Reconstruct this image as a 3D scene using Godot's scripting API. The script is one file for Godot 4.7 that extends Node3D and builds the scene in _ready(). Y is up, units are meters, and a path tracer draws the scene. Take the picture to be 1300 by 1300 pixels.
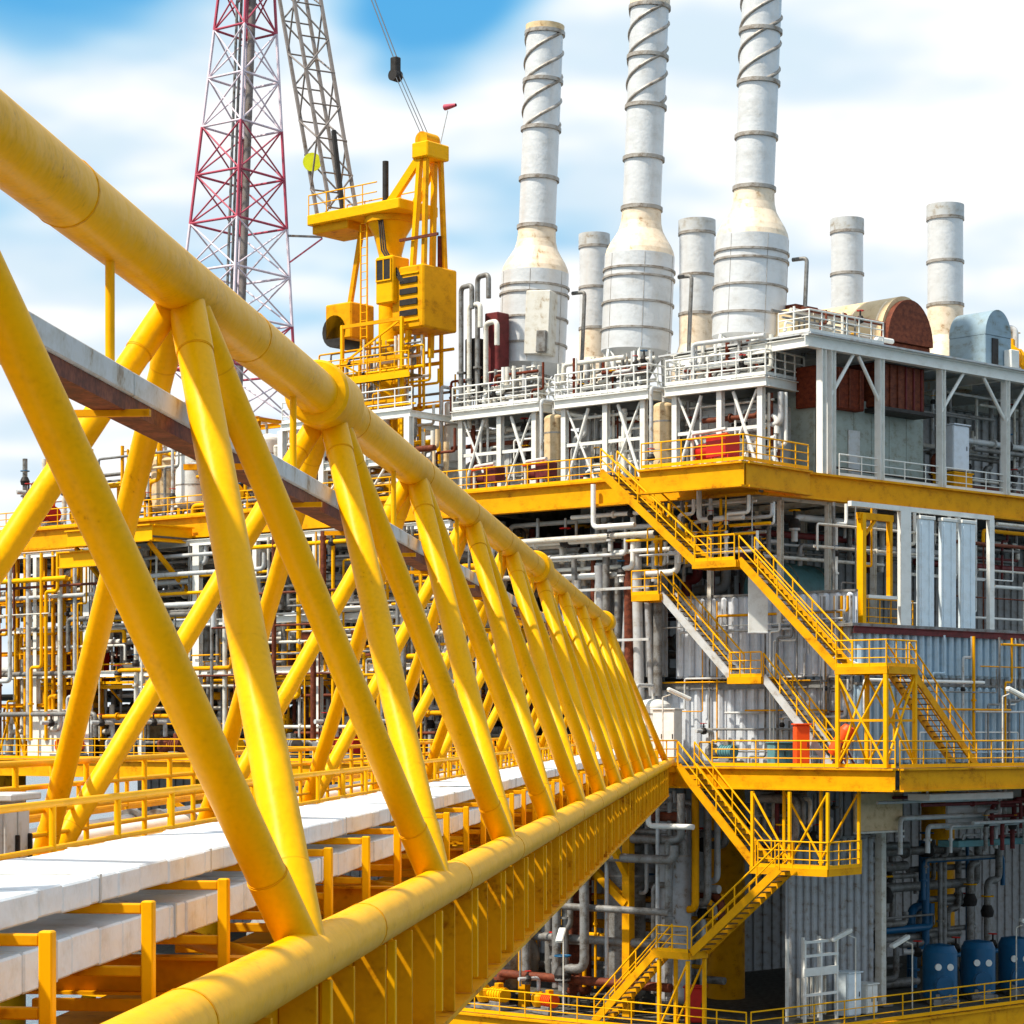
extends Node3D
# Offshore process platform with a triangular truss bridge. y up, metres, sea level y = 0.

var rng := RandomNumberGenerator.new()
var M := {}
var used := {}
var box_mesh: BoxMesh
var cyl_mesh: CylinderMesh
var ibeam_mesh: ArrayMesh
var cache := {}
const PLATFORM_TURN := 50.0
const BRIDGE_TURN := -5.43
var PT := Transform3D(Basis(Vector3.UP, deg_to_rad(PLATFORM_TURN)), Vector3(10.92, 0, -104))
var PR := PT * Transform3D(Basis(Vector3.UP, deg_to_rad(-7.0)) * Basis.from_scale(Vector3(0.83, 1, 1)), Vector3.ZERO)
var CUR := PT
var BT := Transform3D(Basis(Vector3.UP, deg_to_rad(BRIDGE_TURN)) * Basis(Vector3.RIGHT, deg_to_rad(0.15)), Vector3(0, 35, 0))
const UPPER := 46.7
const MIDDLE := 33.55
const LOWER := 22.4
const BALCONY := 51.25

func _ready() -> void:
	rng.seed = 7
	setup_camera_and_light()
	make_materials()
	make_meshes()
	build_setting()
	build_bridge()
	build_stacks()
	build_upper_modules()
	build_turbine_hall()
	build_stairs()
	build_middle_level()
	build_lower_level()
	build_left_wing()
	build_crane()
	build_mast()
	build_details()

# ---------------------------------------------------------------- camera, sky, sun
func setup_camera_and_light() -> void:
	var cam := Camera3D.new()
	cam.name = "camera"
	cam.projection = Camera3D.PROJECTION_FRUSTUM
	cam.near = 0.2
	cam.far = 6000.0
	cam.size = 0.2 * 1300.0 / 3000.0
	cam.frustum_offset = Vector2(0, 0.2 * 280.0 / 3000.0)
	cam.position = Vector3(0, 35, 0)
	add_child(cam)
	cam.current = true
	var env := Environment.new()
	env.background_mode = Environment.BG_SKY
	env.tonemap_mode = Environment.TONE_MAPPER_LINEAR
	env.tonemap_exposure = 1.32
	env.background_energy_multiplier = 0.85
	env.sdfgi_enabled = true
	env.ssao_enabled = true
	env.ssil_enabled = true
	var sky := Sky.new()
	var pan := PanoramaSkyMaterial.new()
	pan.panorama = ImageTexture.create_from_image(sky_image())
	pan.energy_multiplier = 1.0
	sky.sky_material = pan
	env.sky = sky
	var we := WorldEnvironment.new()
	we.name = "world_environment"
	we.environment = env
	add_child(we)
	var sun := DirectionalLight3D.new()
	sun.name = "sun"
	sun.light_energy = 1.6
	sun.light_angular_distance = 2.0
	sun.light_color = Color(1.0, 0.965, 0.9)
	sun.shadow_enabled = true
	add_child(sun)
	var from := Vector3(-0.52, 0.82, 0.26).normalized()
	sun.look_at_from_position(from * 100.0, Vector3.ZERO)

func sky_image() -> Image:
	var w := 2048
	var h := 1024
	var n := FastNoiseLite.new()
	n.seed = 11
	n.frequency = 1.0
	n.fractal_octaves = 5
	n.fractal_gain = 0.55
	var data := PackedByteArray()
	data.resize(w * h * 3)
	# openings in the cloud: azimuth, elevation, half width, half height in degrees, depth
	var gaps := [[-11.0, 16.8, 4.2, 1.5, 0.95], [-2.2, 17.0, 2.4, 1.9, 1.25], [11.0, 14.5, 4.0, 1.5, 0.35]]
	var gr := RandomNumberGenerator.new()
	gr.seed = 21
	for i in 46:
		gaps.append([gr.randf_range(20.0, 340.0), gr.randf_range(9.0, 60.0), gr.randf_range(5.0, 16.0), gr.randf_range(2.0, 6.0), gr.randf_range(0.5, 1.1)])
	var k := 0
	for y in h:
		var el := PI * (0.5 - (y + 0.5) / h)
		var ce := cos(el)
		var se := sin(el)
		var eld := rad_to_deg(el)
		var near_gaps := []
		for gp in gaps:
			if absf(eld - gp[1]) < gp[3] * 2.5 + gp[2] * 0.2:
				near_gaps.append(gp)
		for x in w:
			var az := TAU * (x + 0.5) / w   # the panorama starts at -z and runs to the right
			var d := Vector3(sin(az) * ce, se, -cos(az) * ce)
			var up := maxf(se, 0.0)
			# a high layer of streaky cloud, drawn where the ray meets it
			var t := 1.0 / (up + 0.16)
			var q := Vector3(d.x * t * 0.62 + 0.55, d.z * t * 0.62 + 3.2, 0.0)
			var c := n.get_noise_3d(q.x * 1.5, q.y * 1.9, 2.0) * 1.2 + n.get_noise_3d(q.x * 0.8, q.y * 0.6, 9.0) * 0.5
			var open := 0.0
			var azd := rad_to_deg(az)
			if el > 0.05:
				for gp in near_gaps:
					var da: float = wrapf(azd - gp[0], -180.0, 180.0) / gp[2]
					var de: float = (eld - gp[1] - 0.12 * da * gp[2] * 0.5) / gp[3]
					var q2 := da * da + de * de
					if q2 < 6.0:
						open += gp[4] * exp(-q2)
			var cover := smoothstep(-0.45, 0.3, c * 1.0 + 0.52 - open * 0.85)
			var blue := Color(0.26, 0.62, 0.86).lerp(Color(0.70, 0.86, 0.95), pow(1.0 - up, 5.0))
			var white := Color(0.985, 0.985, 0.985) - Color(0.16, 0.09, 0.04, 0) * smoothstep(0.25, -0.3, n.get_noise_3d(q.x * 3.0, q.y * 4.5, 17.0))
			var col := blue.lerp(white, cover)
			if se < 0.0:
				col = col.lerp(Color(0.55, 0.66, 0.70), smoothstep(0.0, 0.06, -se))
			data[k] = int(clampf(col.r, 0, 1) * 255.0)
			data[k + 1] = int(clampf(col.g, 0, 1) * 255.0)
			data[k + 2] = int(clampf(col.b, 0, 1) * 255.0)
			k += 3
	return Image.create_from_data(w, h, false, Image.FORMAT_RGB8, data)

# ---------------------------------------------------------------- materials
func wear_texture(seed_: int, freq: float, ramp: Gradient, size := 256, fine := 0.25) -> ImageTexture:
	var n := FastNoiseLite.new()
	n.seed = seed_
	n.frequency = freq
	n.fractal_octaves = 5
	n.fractal_gain = 0.6
	var a := n.get_seamless_image(size, size)
	n.seed = seed_ + 50
	n.frequency = 0.16
	n.fractal_octaves = 3
	var b := n.get_seamless_image(size, size)
	var img := Image.create(size, size, false, Image.FORMAT_RGB8)
	for y in size:
		for x in size:
			var v := a.get_pixel(x, y).r * (1.0 - fine) + b.get_pixel(x, y).r * fine
			img.set_pixel(x, y, ramp.sample(v))
	img.generate_mipmaps()
	return ImageTexture.create_from_image(img)

func ramp(stops: Array) -> Gradient:
	var g := Gradient.new()
	var offs := PackedFloat32Array()
	var cols := PackedColorArray()
	for s in stops:
		offs.append(s[0])
		cols.append(s[1])
	g.offsets = offs
	g.colors = cols
	return g

func paint(called: String, c: Color, tex: Texture2D, rough: float, metal := 0.0, scale := 0.35, bump: Texture2D = null) -> void:
	var m := StandardMaterial3D.new()
	m.resource_name = called
	m.albedo_color = c
	m.albedo_texture = tex
	m.uv1_triplanar = true
	m.uv1_world_triplanar = true
	m.uv1_scale = Vector3.ONE * scale
	m.roughness = rough
	m.metallic = metal
	m.metallic_specular = 0.22 if called.begins_with("yellow") else 0.4
	if bump:
		m.normal_enabled = true
		m.normal_texture = bump
		m.normal_scale = 0.35
	M[called] = m

func make_materials() -> void:
	var worn := wear_texture(3, 0.012, ramp([[0.0, Color(0.50, 0.36, 0.24)], [0.22, Color(0.72, 0.62, 0.50)], [0.34, Color(0.92, 0.90, 0.86)], [0.6, Color(1, 1, 1)], [1.0, Color(0.97, 0.95, 0.9)]]))
	var faded := wear_texture(8, 0.015, ramp([[0.0, Color(0.84, 0.82, 0.79)], [0.3, Color(0.95, 0.945, 0.935)], [0.55, Color(1, 1, 1)], [1.0, Color(0.98, 0.98, 0.97)]]))
	var chipped := wear_texture(31, 0.012, ramp([[0.0, Color(0.42, 0.25, 0.16)], [0.13, Color(0.55, 0.38, 0.26)], [0.17, Color(0.86, 0.84, 0.80)], [0.34, Color(0.95, 0.945, 0.935)], [0.6, Color(1, 1, 1)], [1.0, Color(0.96, 0.955, 0.94)]]), 512, 0.5)
	var grimy := wear_texture(5, 0.02, ramp([[0.0, Color(0.35, 0.28, 0.22)], [0.3, Color(0.62, 0.55, 0.48)], [0.5, Color(0.88, 0.86, 0.83)], [1.0, Color(1, 1, 1)]]), 256, 0.35)
	var rusty := wear_texture(9, 0.03, ramp([[0.0, Color(0.30, 0.16, 0.09)], [0.4, Color(0.55, 0.33, 0.2)], [0.6, Color(0.75, 0.5, 0.35)], [1.0, Color(0.9, 0.7, 0.55)]]), 256, 0.4)
	var n := FastNoiseLite.new()
	n.seed = 4
	n.frequency = 0.05
	n.fractal_octaves = 4
	var bi := n.get_seamless_image(256, 256)
	bi.convert(Image.FORMAT_RGBA8)
	bi.bump_map_to_normal_map(2.0)
	var bump := ImageTexture.create_from_image(bi)
	paint("yellow", Color(0.96, 0.70, 0.0), chipped, 0.4, 0.0, 0.22, bump)
	paint("yellow_rail", Color(0.95, 0.685, 0.0), faded, 0.5, 0.0, 0.3)
	paint("yellow_old", Color(0.90, 0.63, 0.01), worn, 0.55, 0.0, 0.3)
	paint("white", Color(0.90, 0.90, 0.88), faded, 0.45, 0.0, 0.35)
	paint("white_old", Color(0.84, 0.83, 0.80), worn, 0.55, 0.0, 0.4)
	paint("cover_white", Color(0.88, 0.91, 0.94), faded, 0.42, 0.0, 0.6, bump)
	paint("stack_metal", Color(0.84, 0.845, 0.85), faded, 0.38, 0.25, 0.25, bump)
	paint("scorched", Color(0.93, 0.86, 0.77), worn, 0.5, 0.15, 0.45)
	paint("band", Color(0.74, 0.73, 0.72), grimy, 0.5, 0.3, 0.4)
	paint("grey", Color(0.58, 0.59, 0.60), grimy, 0.5, 0.2, 0.35)
	paint("grey_light", Color(0.76, 0.77, 0.78), worn, 0.5, 0.1, 0.4)
	paint("clad_light", Color(0.82, 0.84, 0.87), faded, 0.45, 0.1, 0.5)
	paint("clad_grey", Color(0.66, 0.67, 0.69), worn, 0.5, 0.1, 0.5)
	paint("clad_blue", Color(0.66, 0.75, 0.81), faded, 0.5, 0.1, 0.5)
	paint("clad_dark", Color(0.44, 0.42, 0.40), worn, 0.6, 0.0, 0.5)
	paint("panel_blue", Color(0.86, 0.91, 0.94), faded, 0.4, 0.05, 0.4)
	paint("dark", Color(0.20, 0.19, 0.19), grimy, 0.6, 0.1, 0.4)
	paint("brown", Color(0.62, 0.47, 0.40), rusty, 0.7, 0.0, 0.4)
	paint("rust", Color(0.62, 0.40, 0.28), rusty, 0.8, 0.1, 0.5)
	paint("beige", Color(0.86, 0.76, 0.60), worn, 0.55, 0.0, 0.4)
	paint("hood_blue", Color(0.54, 0.63, 0.69), worn, 0.45, 0.1, 0.4)
	paint("enclosure", Color(0.60, 0.64, 0.62), worn, 0.5, 0.05, 0.45)
	paint("red", Color(0.72, 0.10, 0.06), faded, 0.45, 0.0, 0.4)
	paint("orange", Color(0.95, 0.32, 0.05), faded, 0.5, 0.0, 0.4)
	paint("maroon", Color(0.46, 0.16, 0.17), grimy, 0.6, 0.0, 0.4)
	paint("blue", Color(0.08, 0.34, 0.50), faded, 0.4, 0.0, 0.4)
	paint("teal", Color(0.36, 0.55, 0.58), worn, 0.5, 0.0, 0.4)
	paint("lime", Color(0.85, 0.87, 0.05), faded, 0.5, 0.0, 0.4)
	paint("mast_red", Color(0.70, 0.28, 0.36), faded, 0.5, 0.0, 0.3)
	paint("mast_white", Color(0.86, 0.80, 0.84), faded, 0.5, 0.0, 0.3)
	paint("boom_grey", Color(0.50, 0.47, 0.46), worn, 0.55, 0.1, 0.4)
	paint("deck_plate", Color(0.40, 0.40, 0.38), grimy, 0.75, 0.0, 0.5)
	paint("grating", Color(0.50, 0.40, 0.22), grimy, 0.7, 0.2, 0.8)
	var lamp := StandardMaterial3D.new()
	lamp.resource_name = "lamp_glass"
	lamp.albedo_color = Color(0.95, 0.94, 0.88)
	lamp.roughness = 0.15
	M["lamp_glass"] = lamp
	var rope := StandardMaterial3D.new()
	rope.resource_name = "rope"
	rope.albedo_color = Color(0.28, 0.30, 0.33)
	rope.roughness = 0.6
	M["rope"] = rope
	var sea := StandardMaterial3D.new()
	sea.resource_name = "sea_water"
	sea.albedo_color = Color(0.06, 0.22, 0.27)
	sea.roughness = 0.12
	sea.normal_enabled = true
	sea.normal_texture = bump
	sea.normal_scale = 0.8
	sea.uv1_triplanar = true
	sea.uv1_world_triplanar = true
	sea.uv1_scale = Vector3.ONE * 0.06
	M["sea"] = sea

# ---------------------------------------------------------------- mesh helpers
func make_meshes() -> void:
	box_mesh = BoxMesh.new()
	box_mesh.size = Vector3.ONE
	cyl_mesh = CylinderMesh.new()
	cyl_mesh.top_radius = 1.0
	cyl_mesh.bottom_radius = 1.0
	cyl_mesh.height = 1.0
	cyl_mesh.radial_segments = 20
	cyl_mesh.rings = 1
	# I-section along z, unit length, unit height and width
	var st := SurfaceTool.new()
	st.begin(Mesh.PRIMITIVE_TRIANGLES)
	for b in [[Vector3(0, 0.46, 0), Vector3(1, 0.08, 1)], [Vector3(0, -0.46, 0), Vector3(1, 0.08, 1)], [Vector3(0, 0, 0), Vector3(0.12, 0.84, 1)]]:
		st.append_from(box_mesh, 0, Transform3D(Basis.from_scale(b[1]), b[0]))
	ibeam_mesh = st.commit()

func put(p: Node, called: String, mesh: Mesh, xf: Transform3D, m: String) -> MeshInstance3D:
	var o := MeshInstance3D.new()
	o.name = called
	o.mesh = mesh
	o.transform = xf
	o.material_override = M[m]
	p.add_child(o, true)
	return o

func bx(p: Node, called: String, c: Vector3, size: Vector3, m: String, turn := 0.0) -> MeshInstance3D:
	return put(p, called, box_mesh, Transform3D(Basis(Vector3.UP, deg_to_rad(turn)) * Basis.from_scale(size), c), m)

# box given by two corners
func blk(p: Node, called: String, a: Vector3, b: Vector3, m: String) -> MeshInstance3D:
	return bx(p, called, (a + b) * 0.5, (b - a).abs(), m)

func aim(a: Vector3, b: Vector3) -> Basis:
	var z := (b - a).normalized()
	var ref := Vector3.UP if absf(z.y) < 0.98 else Vector3.RIGHT
	var x := ref.cross(z).normalized()
	var y := z.cross(x).normalized()
	return Basis(x, y, z)

func bar(p: Node, called: String, a: Vector3, b: Vector3, w: float, h: float, m: String) -> MeshInstance3D:
	var bs := aim(a, b)
	return put(p, called, box_mesh, Transform3D(Basis(bs.x * w, bs.y * h, bs.z * a.distance_to(b)), (a + b) * 0.5), m)

func ibeam(p: Node, called: String, a: Vector3, b: Vector3, w: float, h: float, m: String) -> MeshInstance3D:
	var bs := aim(a, b)
	return put(p, called, ibeam_mesh, Transform3D(Basis(bs.x * w, bs.y * h, bs.z * a.distance_to(b)), (a + b) * 0.5), m)

func rod(p: Node, called: String, a: Vector3, b: Vector3, r: float, m: String) -> MeshInstance3D:
	var bs := aim(a, b)
	return put(p, called, cyl_mesh, Transform3D(Basis(bs.x * r, bs.z * a.distance_to(b), -bs.y * r), (a + b) * 0.5), m)

func arrays_mesh(v: PackedVector3Array, nn: PackedVector3Array, idx: PackedInt32Array) -> ArrayMesh:
	var a := []
	a.resize(Mesh.ARRAY_MAX)
	a[Mesh.ARRAY_VERTEX] = v
	a[Mesh.ARRAY_NORMAL] = nn
	a[Mesh.ARRAY_INDEX] = idx
	var am := ArrayMesh.new()
	am.add_surface_from_arrays(Mesh.PRIMITIVE_TRIANGLES, a)
	return am

# surface of revolution about y, profile of Vector2(radius, height) from bottom to top
func lathe_mesh(prof: Array, sides := 32) -> ArrayMesh:
	var v := PackedVector3Array()
	var nn := PackedVector3Array()
	var idx := PackedInt32Array()
	for i in prof.size() - 1:
		var p0: Vector2 = prof[i]
		var p1: Vector2 = prof[i + 1]
		var t := (p1 - p0).normalized()
		var base := v.size()
		for s in sides + 1:
			var an := TAU * s / sides
			var d := Vector3(cos(an), 0, sin(an))
			var nrm := (d * t.y + Vector3(0, -t.x, 0)).normalized()
			v.append(d * p0.x + Vector3(0, p0.y, 0))
			v.append(d * p1.x + Vector3(0, p1.y, 0))
			nn.append(nrm)
			nn.append(nrm)
		for s in sides:
			var q := base + s * 2
			idx.append_array([q, q + 2, q + 1, q + 1, q + 2, q + 3])
	return arrays_mesh(v, nn, idx)

func lathe(p: Node, called: String, at: Vector3, prof: Array, m: String, sides := 32) -> MeshInstance3D:
	var key := "L" + str(prof) + str(sides)
	if not cache.has(key):
		cache[key] = lathe_mesh(prof, sides)
	return put(p, called, cache[key], Transform3D(Basis(), at), m)

# round bar swept along a path; corners are rounded with the bend radius
func pipe(p: Node, called: String, pts: Array, r: float, m: String, bend := 2.2, sides := 12) -> MeshInstance3D:
	var path: Array[Vector3] = []
	for i in pts.size():
		var c: Vector3 = pts[i]
		if i == 0 or i == pts.size() - 1:
			path.append(c)
			continue
		var a: Vector3 = pts[i - 1]
		var b: Vector3 = pts[i + 1]
		var q := minf(bend * r, minf(c.distance_to(a), c.distance_to(b)) * 0.48)
		var s := c + (a - c).normalized() * q
		var e := c + (b - c).normalized() * q
		for k in 6:
			var t := k / 5.0
			path.append(s.lerp(c, t).lerp(c.lerp(e, t), t))
	var v := PackedVector3Array()
	var nn := PackedVector3Array()
	var idx := PackedInt32Array()
	var up := Vector3.UP
	var last := Vector3.ZERO
	for i in path.size():
		var dir: Vector3
		if i == 0:
			dir = path[1] - path[0]
		elif i == path.size() - 1:
			dir = path[i] - path[i - 1]
		else:
			dir = (path[i + 1] - path[i]).normalized() + (path[i] - path[i - 1]).normalized()
		dir = dir.normalized()
		if i == 0:
			up = Vector3.UP if absf(dir.y) < 0.9 else Vector3.RIGHT
		else:
			up = Quaternion(last, dir) * up if last.dot(dir) < 0.99999 else up
		last = dir
		var x := up.cross(dir).normalized()
		var y := dir.cross(x).normalized()
		up = y
		for s in sides + 1:
			var an := TAU * s / sides
			var d := x * cos(an) + y * sin(an)
			v.append(path[i] + d * r)
			nn.append(d)
	var st := sides + 1
	for i in path.size() - 1:
		for s in sides:
			var q := i * st + s
			idx.append_array([q, q + st, q + 1, q + 1, q + st, q + st + 1])
	for e in 2:
		var base := v.size()
		var row := 0 if e == 0 else (path.size() - 1) * st
		var dn := (path[0] - path[1]).normalized() if e == 0 else (path[-1] - path[-2]).normalized()
		v.append(path[0] if e == 0 else path[-1])
		nn.append(dn)
		for s in sides + 1:
			v.append(v[row + s])
			nn.append(dn)
		for s in sides:
			if e == 0:
				idx.append_array([base, base + 1 + s, base + 2 + s])
			else:
				idx.append_array([base, base + 2 + s, base + 1 + s])
	return put(p, called, arrays_mesh(v, nn, idx), Transform3D(), m)

# box with chamfered edges, cached by size
func bevel_mesh(size: Vector3, c: float) -> ArrayMesh:
	var key := "B%s_%s" % [size, c]
	if cache.has(key):
		return cache[key]
	var h := size * 0.5
	var st := SurfaceTool.new()
	st.begin(Mesh.PRIMITIVE_TRIANGLES)
	st.set_smooth_group(-1)
	var pts := {}
	for sx in [-1, 1]:
		for sy in [-1, 1]:
			for sz in [-1, 1]:
				pts["%d%d%dx" % [sx, sy, sz]] = Vector3(sx * h.x, sy * (h.y - c), sz * (h.z - c))
				pts["%d%d%dy" % [sx, sy, sz]] = Vector3(sx * (h.x - c), sy * h.y, sz * (h.z - c))
				pts["%d%d%dz" % [sx, sy, sz]] = Vector3(sx * (h.x - c), sy * (h.y - c), sz * h.z)
	var faces := []
	var g := func(x: int, y: int, z: int, w: String) -> Vector3: return pts["%d%d%d%s" % [x, y, z, w]]
	for s in [-1, 1]:
		faces.append([g.call(s, -1, -1, "x"), g.call(s, 1, -1, "x"), g.call(s, 1, 1, "x"), g.call(s, -1, 1, "x")])
		faces.append([g.call(-1, s, -1, "y"), g.call(1, s, -1, "y"), g.call(1, s, 1, "y"), g.call(-1, s, 1, "y")])
		faces.append([g.call(-1, -1, s, "z"), g.call(1, -1, s, "z"), g.call(1, 1, s, "z"), g.call(-1, 1, s, "z")])
		for t in [-1, 1]:
			faces.append([g.call(s, t, -1, "x"), g.call(s, t, 1, "x"), g.call(s, t, 1, "y"), g.call(s, t, -1, "y")])
			faces.append([g.call(s, -1, t, "x"), g.call(s, 1, t, "x"), g.call(s, 1, t, "z"), g.call(s, -1, t, "z")])
			faces.append([g.call(-1, s, t, "y"), g.call(1, s, t, "y"), g.call(1, s, t, "z"), g.call(-1, s, t, "z")])
			for w in [-1, 1]:
				faces.append([g.call(s, t, w, "x"), g.call(s, t, w, "y"), g.call(s, t, w, "z")])
	for f in faces:
		var mid := Vector3.ZERO
		for q in f:
			mid += q
		var nrm: Vector3 = (f[1] - f[0]).cross(f[2] - f[0])
		if nrm.dot(mid) > 0:
			f.reverse()
		var outn: Vector3 = -(f[1] - f[0]).cross(f[2] - f[0]).normalized()
		for i in range(1, f.size() - 1):
			for q in [f[0], f[i], f[i + 1]]:
				st.set_normal(outn)
				st.add_vertex(q)
	cache[key] = st.commit()
	return cache[key]

func bev(p: Node, called: String, c: Vector3, size: Vector3, m: String, edge := 0.02, turn := 0.0) -> MeshInstance3D:
	return put(p, called, bevel_mesh(size, edge), Transform3D(Basis(Vector3.UP, deg_to_rad(turn)), c), m)

func thing(called: String, label: String, category: String, pos := Vector3.ZERO, yaw := 0.0, group := "", frame := CUR) -> Node3D:
	var o := Node3D.new()
	var n: int = used.get(called, 0)
	used[called] = n + 1
	o.name = called if n == 0 else "%s_%03d" % [called, n]
	add_child(o)
	o.transform = frame * Transform3D(Basis(Vector3.UP, deg_to_rad(yaw)), pos)
	o.set_meta("label", label)
	o.set_meta("category", category)
	if group:
		o.set_meta("group", group)
	return o

func structure(called: String, pos := Vector3.ZERO, frame := CUR) -> Node3D:
	var o := Node3D.new()
	o.name = called
	add_child(o)
	o.transform = frame * Transform3D(Basis(), pos)
	o.set_meta("kind", "structure")
	return o

# ---------------------------------------------------------------- generic builders
func railing(label: String, pts: Array, m := "yellow_rail", group := "", h := 1.1, step := 1.4, called := "guardrail", frame := CUR, r := 0.03, mids := 2) -> Node3D:
	var o := thing(called, label, "railing", pts[0], 0.0, group, frame)
	var p0: Vector3 = pts[0]
	for i in pts.size() - 1:
		var a: Vector3 = pts[i] - p0
		var b: Vector3 = pts[i + 1] - p0
		var n := maxi(1, int(round(a.distance_to(b) / step)))
		for k in n + 1:
			if k == 0 and i > 0:
				continue
			var q := a.lerp(b, float(k) / n)
			rod(o, "post", q, q + Vector3(0, h, 0), r, m)
		rod(o, "top_rail", a + Vector3(0, h, 0), b + Vector3(0, h, 0), r * 1.1, m)
		for j in mids:
			var y := h * (j + 1.0) / (mids + 1.0)
			rod(o, "middle_rail", a + Vector3(0, y, 0), b + Vector3(0, y, 0), r * 0.8, m)
		bar(o, "toe_board", a + Vector3(0, 0.08, 0), b + Vector3(0, 0.08, 0), 0.02, 0.15, m)
	return o

func stair(label: String, a: Vector3, b: Vector3, width: float, m := "yellow_rail", ms := "yellow_old", group := "stair flights") -> Node3D:
	# a is the top end, b the bottom end
	var o := thing("stair_flight", label, "staircase", b, 0.0, group)
	var t := a - b
	var flat := Vector3(t.x, 0, t.z).normalized()
	var side := flat.cross(Vector3.UP).normalized() * width * 0.5
	var n := int(round(t.y / 0.23))
	for s in [-1.0, 1.0]:
		bar(o, "stringer", side * s, t + side * s, 0.09, 0.34, ms)
		var up := Vector3(0, 1.05, 0)
		rod(o, "handrail", side * s + up, t + side * s + up, 0.04, m)
		rod(o, "middle_rail", side * s + up * 0.55, t + side * s + up * 0.55, 0.028, m)
		var np := maxi(3, int(t.length() / 1.2))
		for k in np + 1:
			var q: Vector3 = t * (float(k) / np) + side * s
			rod(o, "post", q, q + up, 0.032, m)
	for k in n:
		var q := t * ((k + 0.5) / n)
		bx(o, "tread", q, Vector3(0.27 if absf(flat.x) > 0.5 else width - 0.1, 0.04, width - 0.1 if absf(flat.x) > 0.5 else 0.27), "grating")
	return o

# a frame of columns and beams on a grid; xs, ys, zs are lists of coordinates
func corrugated(label: String, a: Vector3, b: Vector3, y0: float, y1: float, m: String, pitch := 0.36, depth := 0.09, called := "cladding_wall", seed_ := 1) -> Node3D:
	var o := thing(called, label, "wall", Vector3(a.x, y0, a.z))
	var d := b - a
	var len := d.length()
	var dir := d.normalized()
	var outw := dir.cross(Vector3.UP).normalized()
	var n := int(round(len / pitch))
	var h := y1 - y0
	var yaw := rad_to_deg(atan2(-dir.z, dir.x))
	bx(o, "backing_sheet", dir * len * 0.5 + Vector3(0, h * 0.5, 0) - outw * 0.06, Vector3(len, h, 0.06), m, yaw)
	var mesh := bevel_mesh(Vector3(pitch * 0.52, h - 0.02, depth), depth * 0.28)
	for i in n:
		var q := dir * (len * (i + 0.5) / n) + Vector3(0, h * 0.5, 0) - outw * 0.0
		put(o, "panel", mesh, Transform3D(Basis(Vector3.UP, deg_to_rad(yaw)), q), m)
	bx(o, "top_flashing", dir * len * 0.5 + Vector3(0, h + 0.05, 0), Vector3(len, 0.1, 0.22), "grey", yaw)
	return o

func flange(p: Node, c: Vector3, dir: Vector3, r: float, m := "grey") -> void:
	rod(p, "flange", c - dir * 0.05, c + dir * 0.05, r, m)

func valve(p: Node, c: Vector3, r: float, m := "dark", wheel := "red") -> void:
	var b := lathe(p, "valve_body", c, [Vector2(0.0, -r * 1.6), Vector2(r * 1.3, -r * 1.2), Vector2(r * 1.6, 0), Vector2(r * 1.0, r * 1.3), Vector2(r * 0.35, r * 1.5), Vector2(r * 0.35, r * 3.4), Vector2(0.0, r * 3.4)], m, 12)
	var key := "wheel%.3f" % r
	if not cache.has(key):
		var t := TorusMesh.new()
		t.inner_radius = r * 1.2
		t.outer_radius = r * 1.55
		t.rings = 16
		t.ring_segments = 6
		cache[key] = t
	put(b, "hand_wheel", cache[key], Transform3D(Basis(), Vector3(0, r * 3.3, 0)), wheel)

# skid with frame, motor, pump casing, pipework and valve
func pump_skid(label: String, pos: Vector3, yaw: float, m: String, mm: String, s := 1.0, group := "") -> Node3D:
	var o := thing("pump_skid", label, "pump", pos, yaw, group)
	bev(o, "base_frame", Vector3(0, 0.12, 0) * s, Vector3(2.4, 0.24, 1.1) * s, "grey", 0.02)
	rod(o, "motor", Vector3(-0.95, 0.75, 0) * s, Vector3(0.05, 0.75, 0) * s, 0.36 * s, m)
	for k in 5:
		var x := (-0.85 + k * 0.2) * s
		rod(o, "cooling_fin", Vector3(x, 0.75 * s, 0), Vector3(x + 0.04 * s, 0.75 * s, 0), 0.4 * s, m)
	bev(o, "terminal_box", Vector3(-0.45, 1.2, 0) * s, Vector3(0.35, 0.28, 0.35) * s, mm, 0.02)
	rod(o, "coupling_guard", Vector3(0.05, 0.75, 0) * s, Vector3(0.45, 0.75, 0) * s, 0.18 * s, "yellow_rail")
	lathe(o, "pump_casing", Vector3(0.75, 0.3, 0) * s, [Vector2(0, 0), Vector2(0.3 * s, 0), Vector2(0.42 * s, 0.25 * s), Vector2(0.42 * s, 0.6 * s), Vector2(0.22 * s, 0.85 * s), Vector2(0.0, 0.9 * s)], mm, 18)
	pipe(o, "discharge_pipe", [Vector3(0.75, 1.0, 0) * s, Vector3(0.75, 1.9, 0) * s, Vector3(0.75, 1.9, -1.3) * s], 0.11 * s, "grey_light")
	valve(o, Vector3(0.75, 1.9, -0.7) * s, 0.13 * s)
	bev(o, "motor_foot", Vector3(-0.45, 0.32, 0) * s, Vector3(0.8, 0.2, 0.7) * s, "grey", 0.02)
	return o

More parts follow.
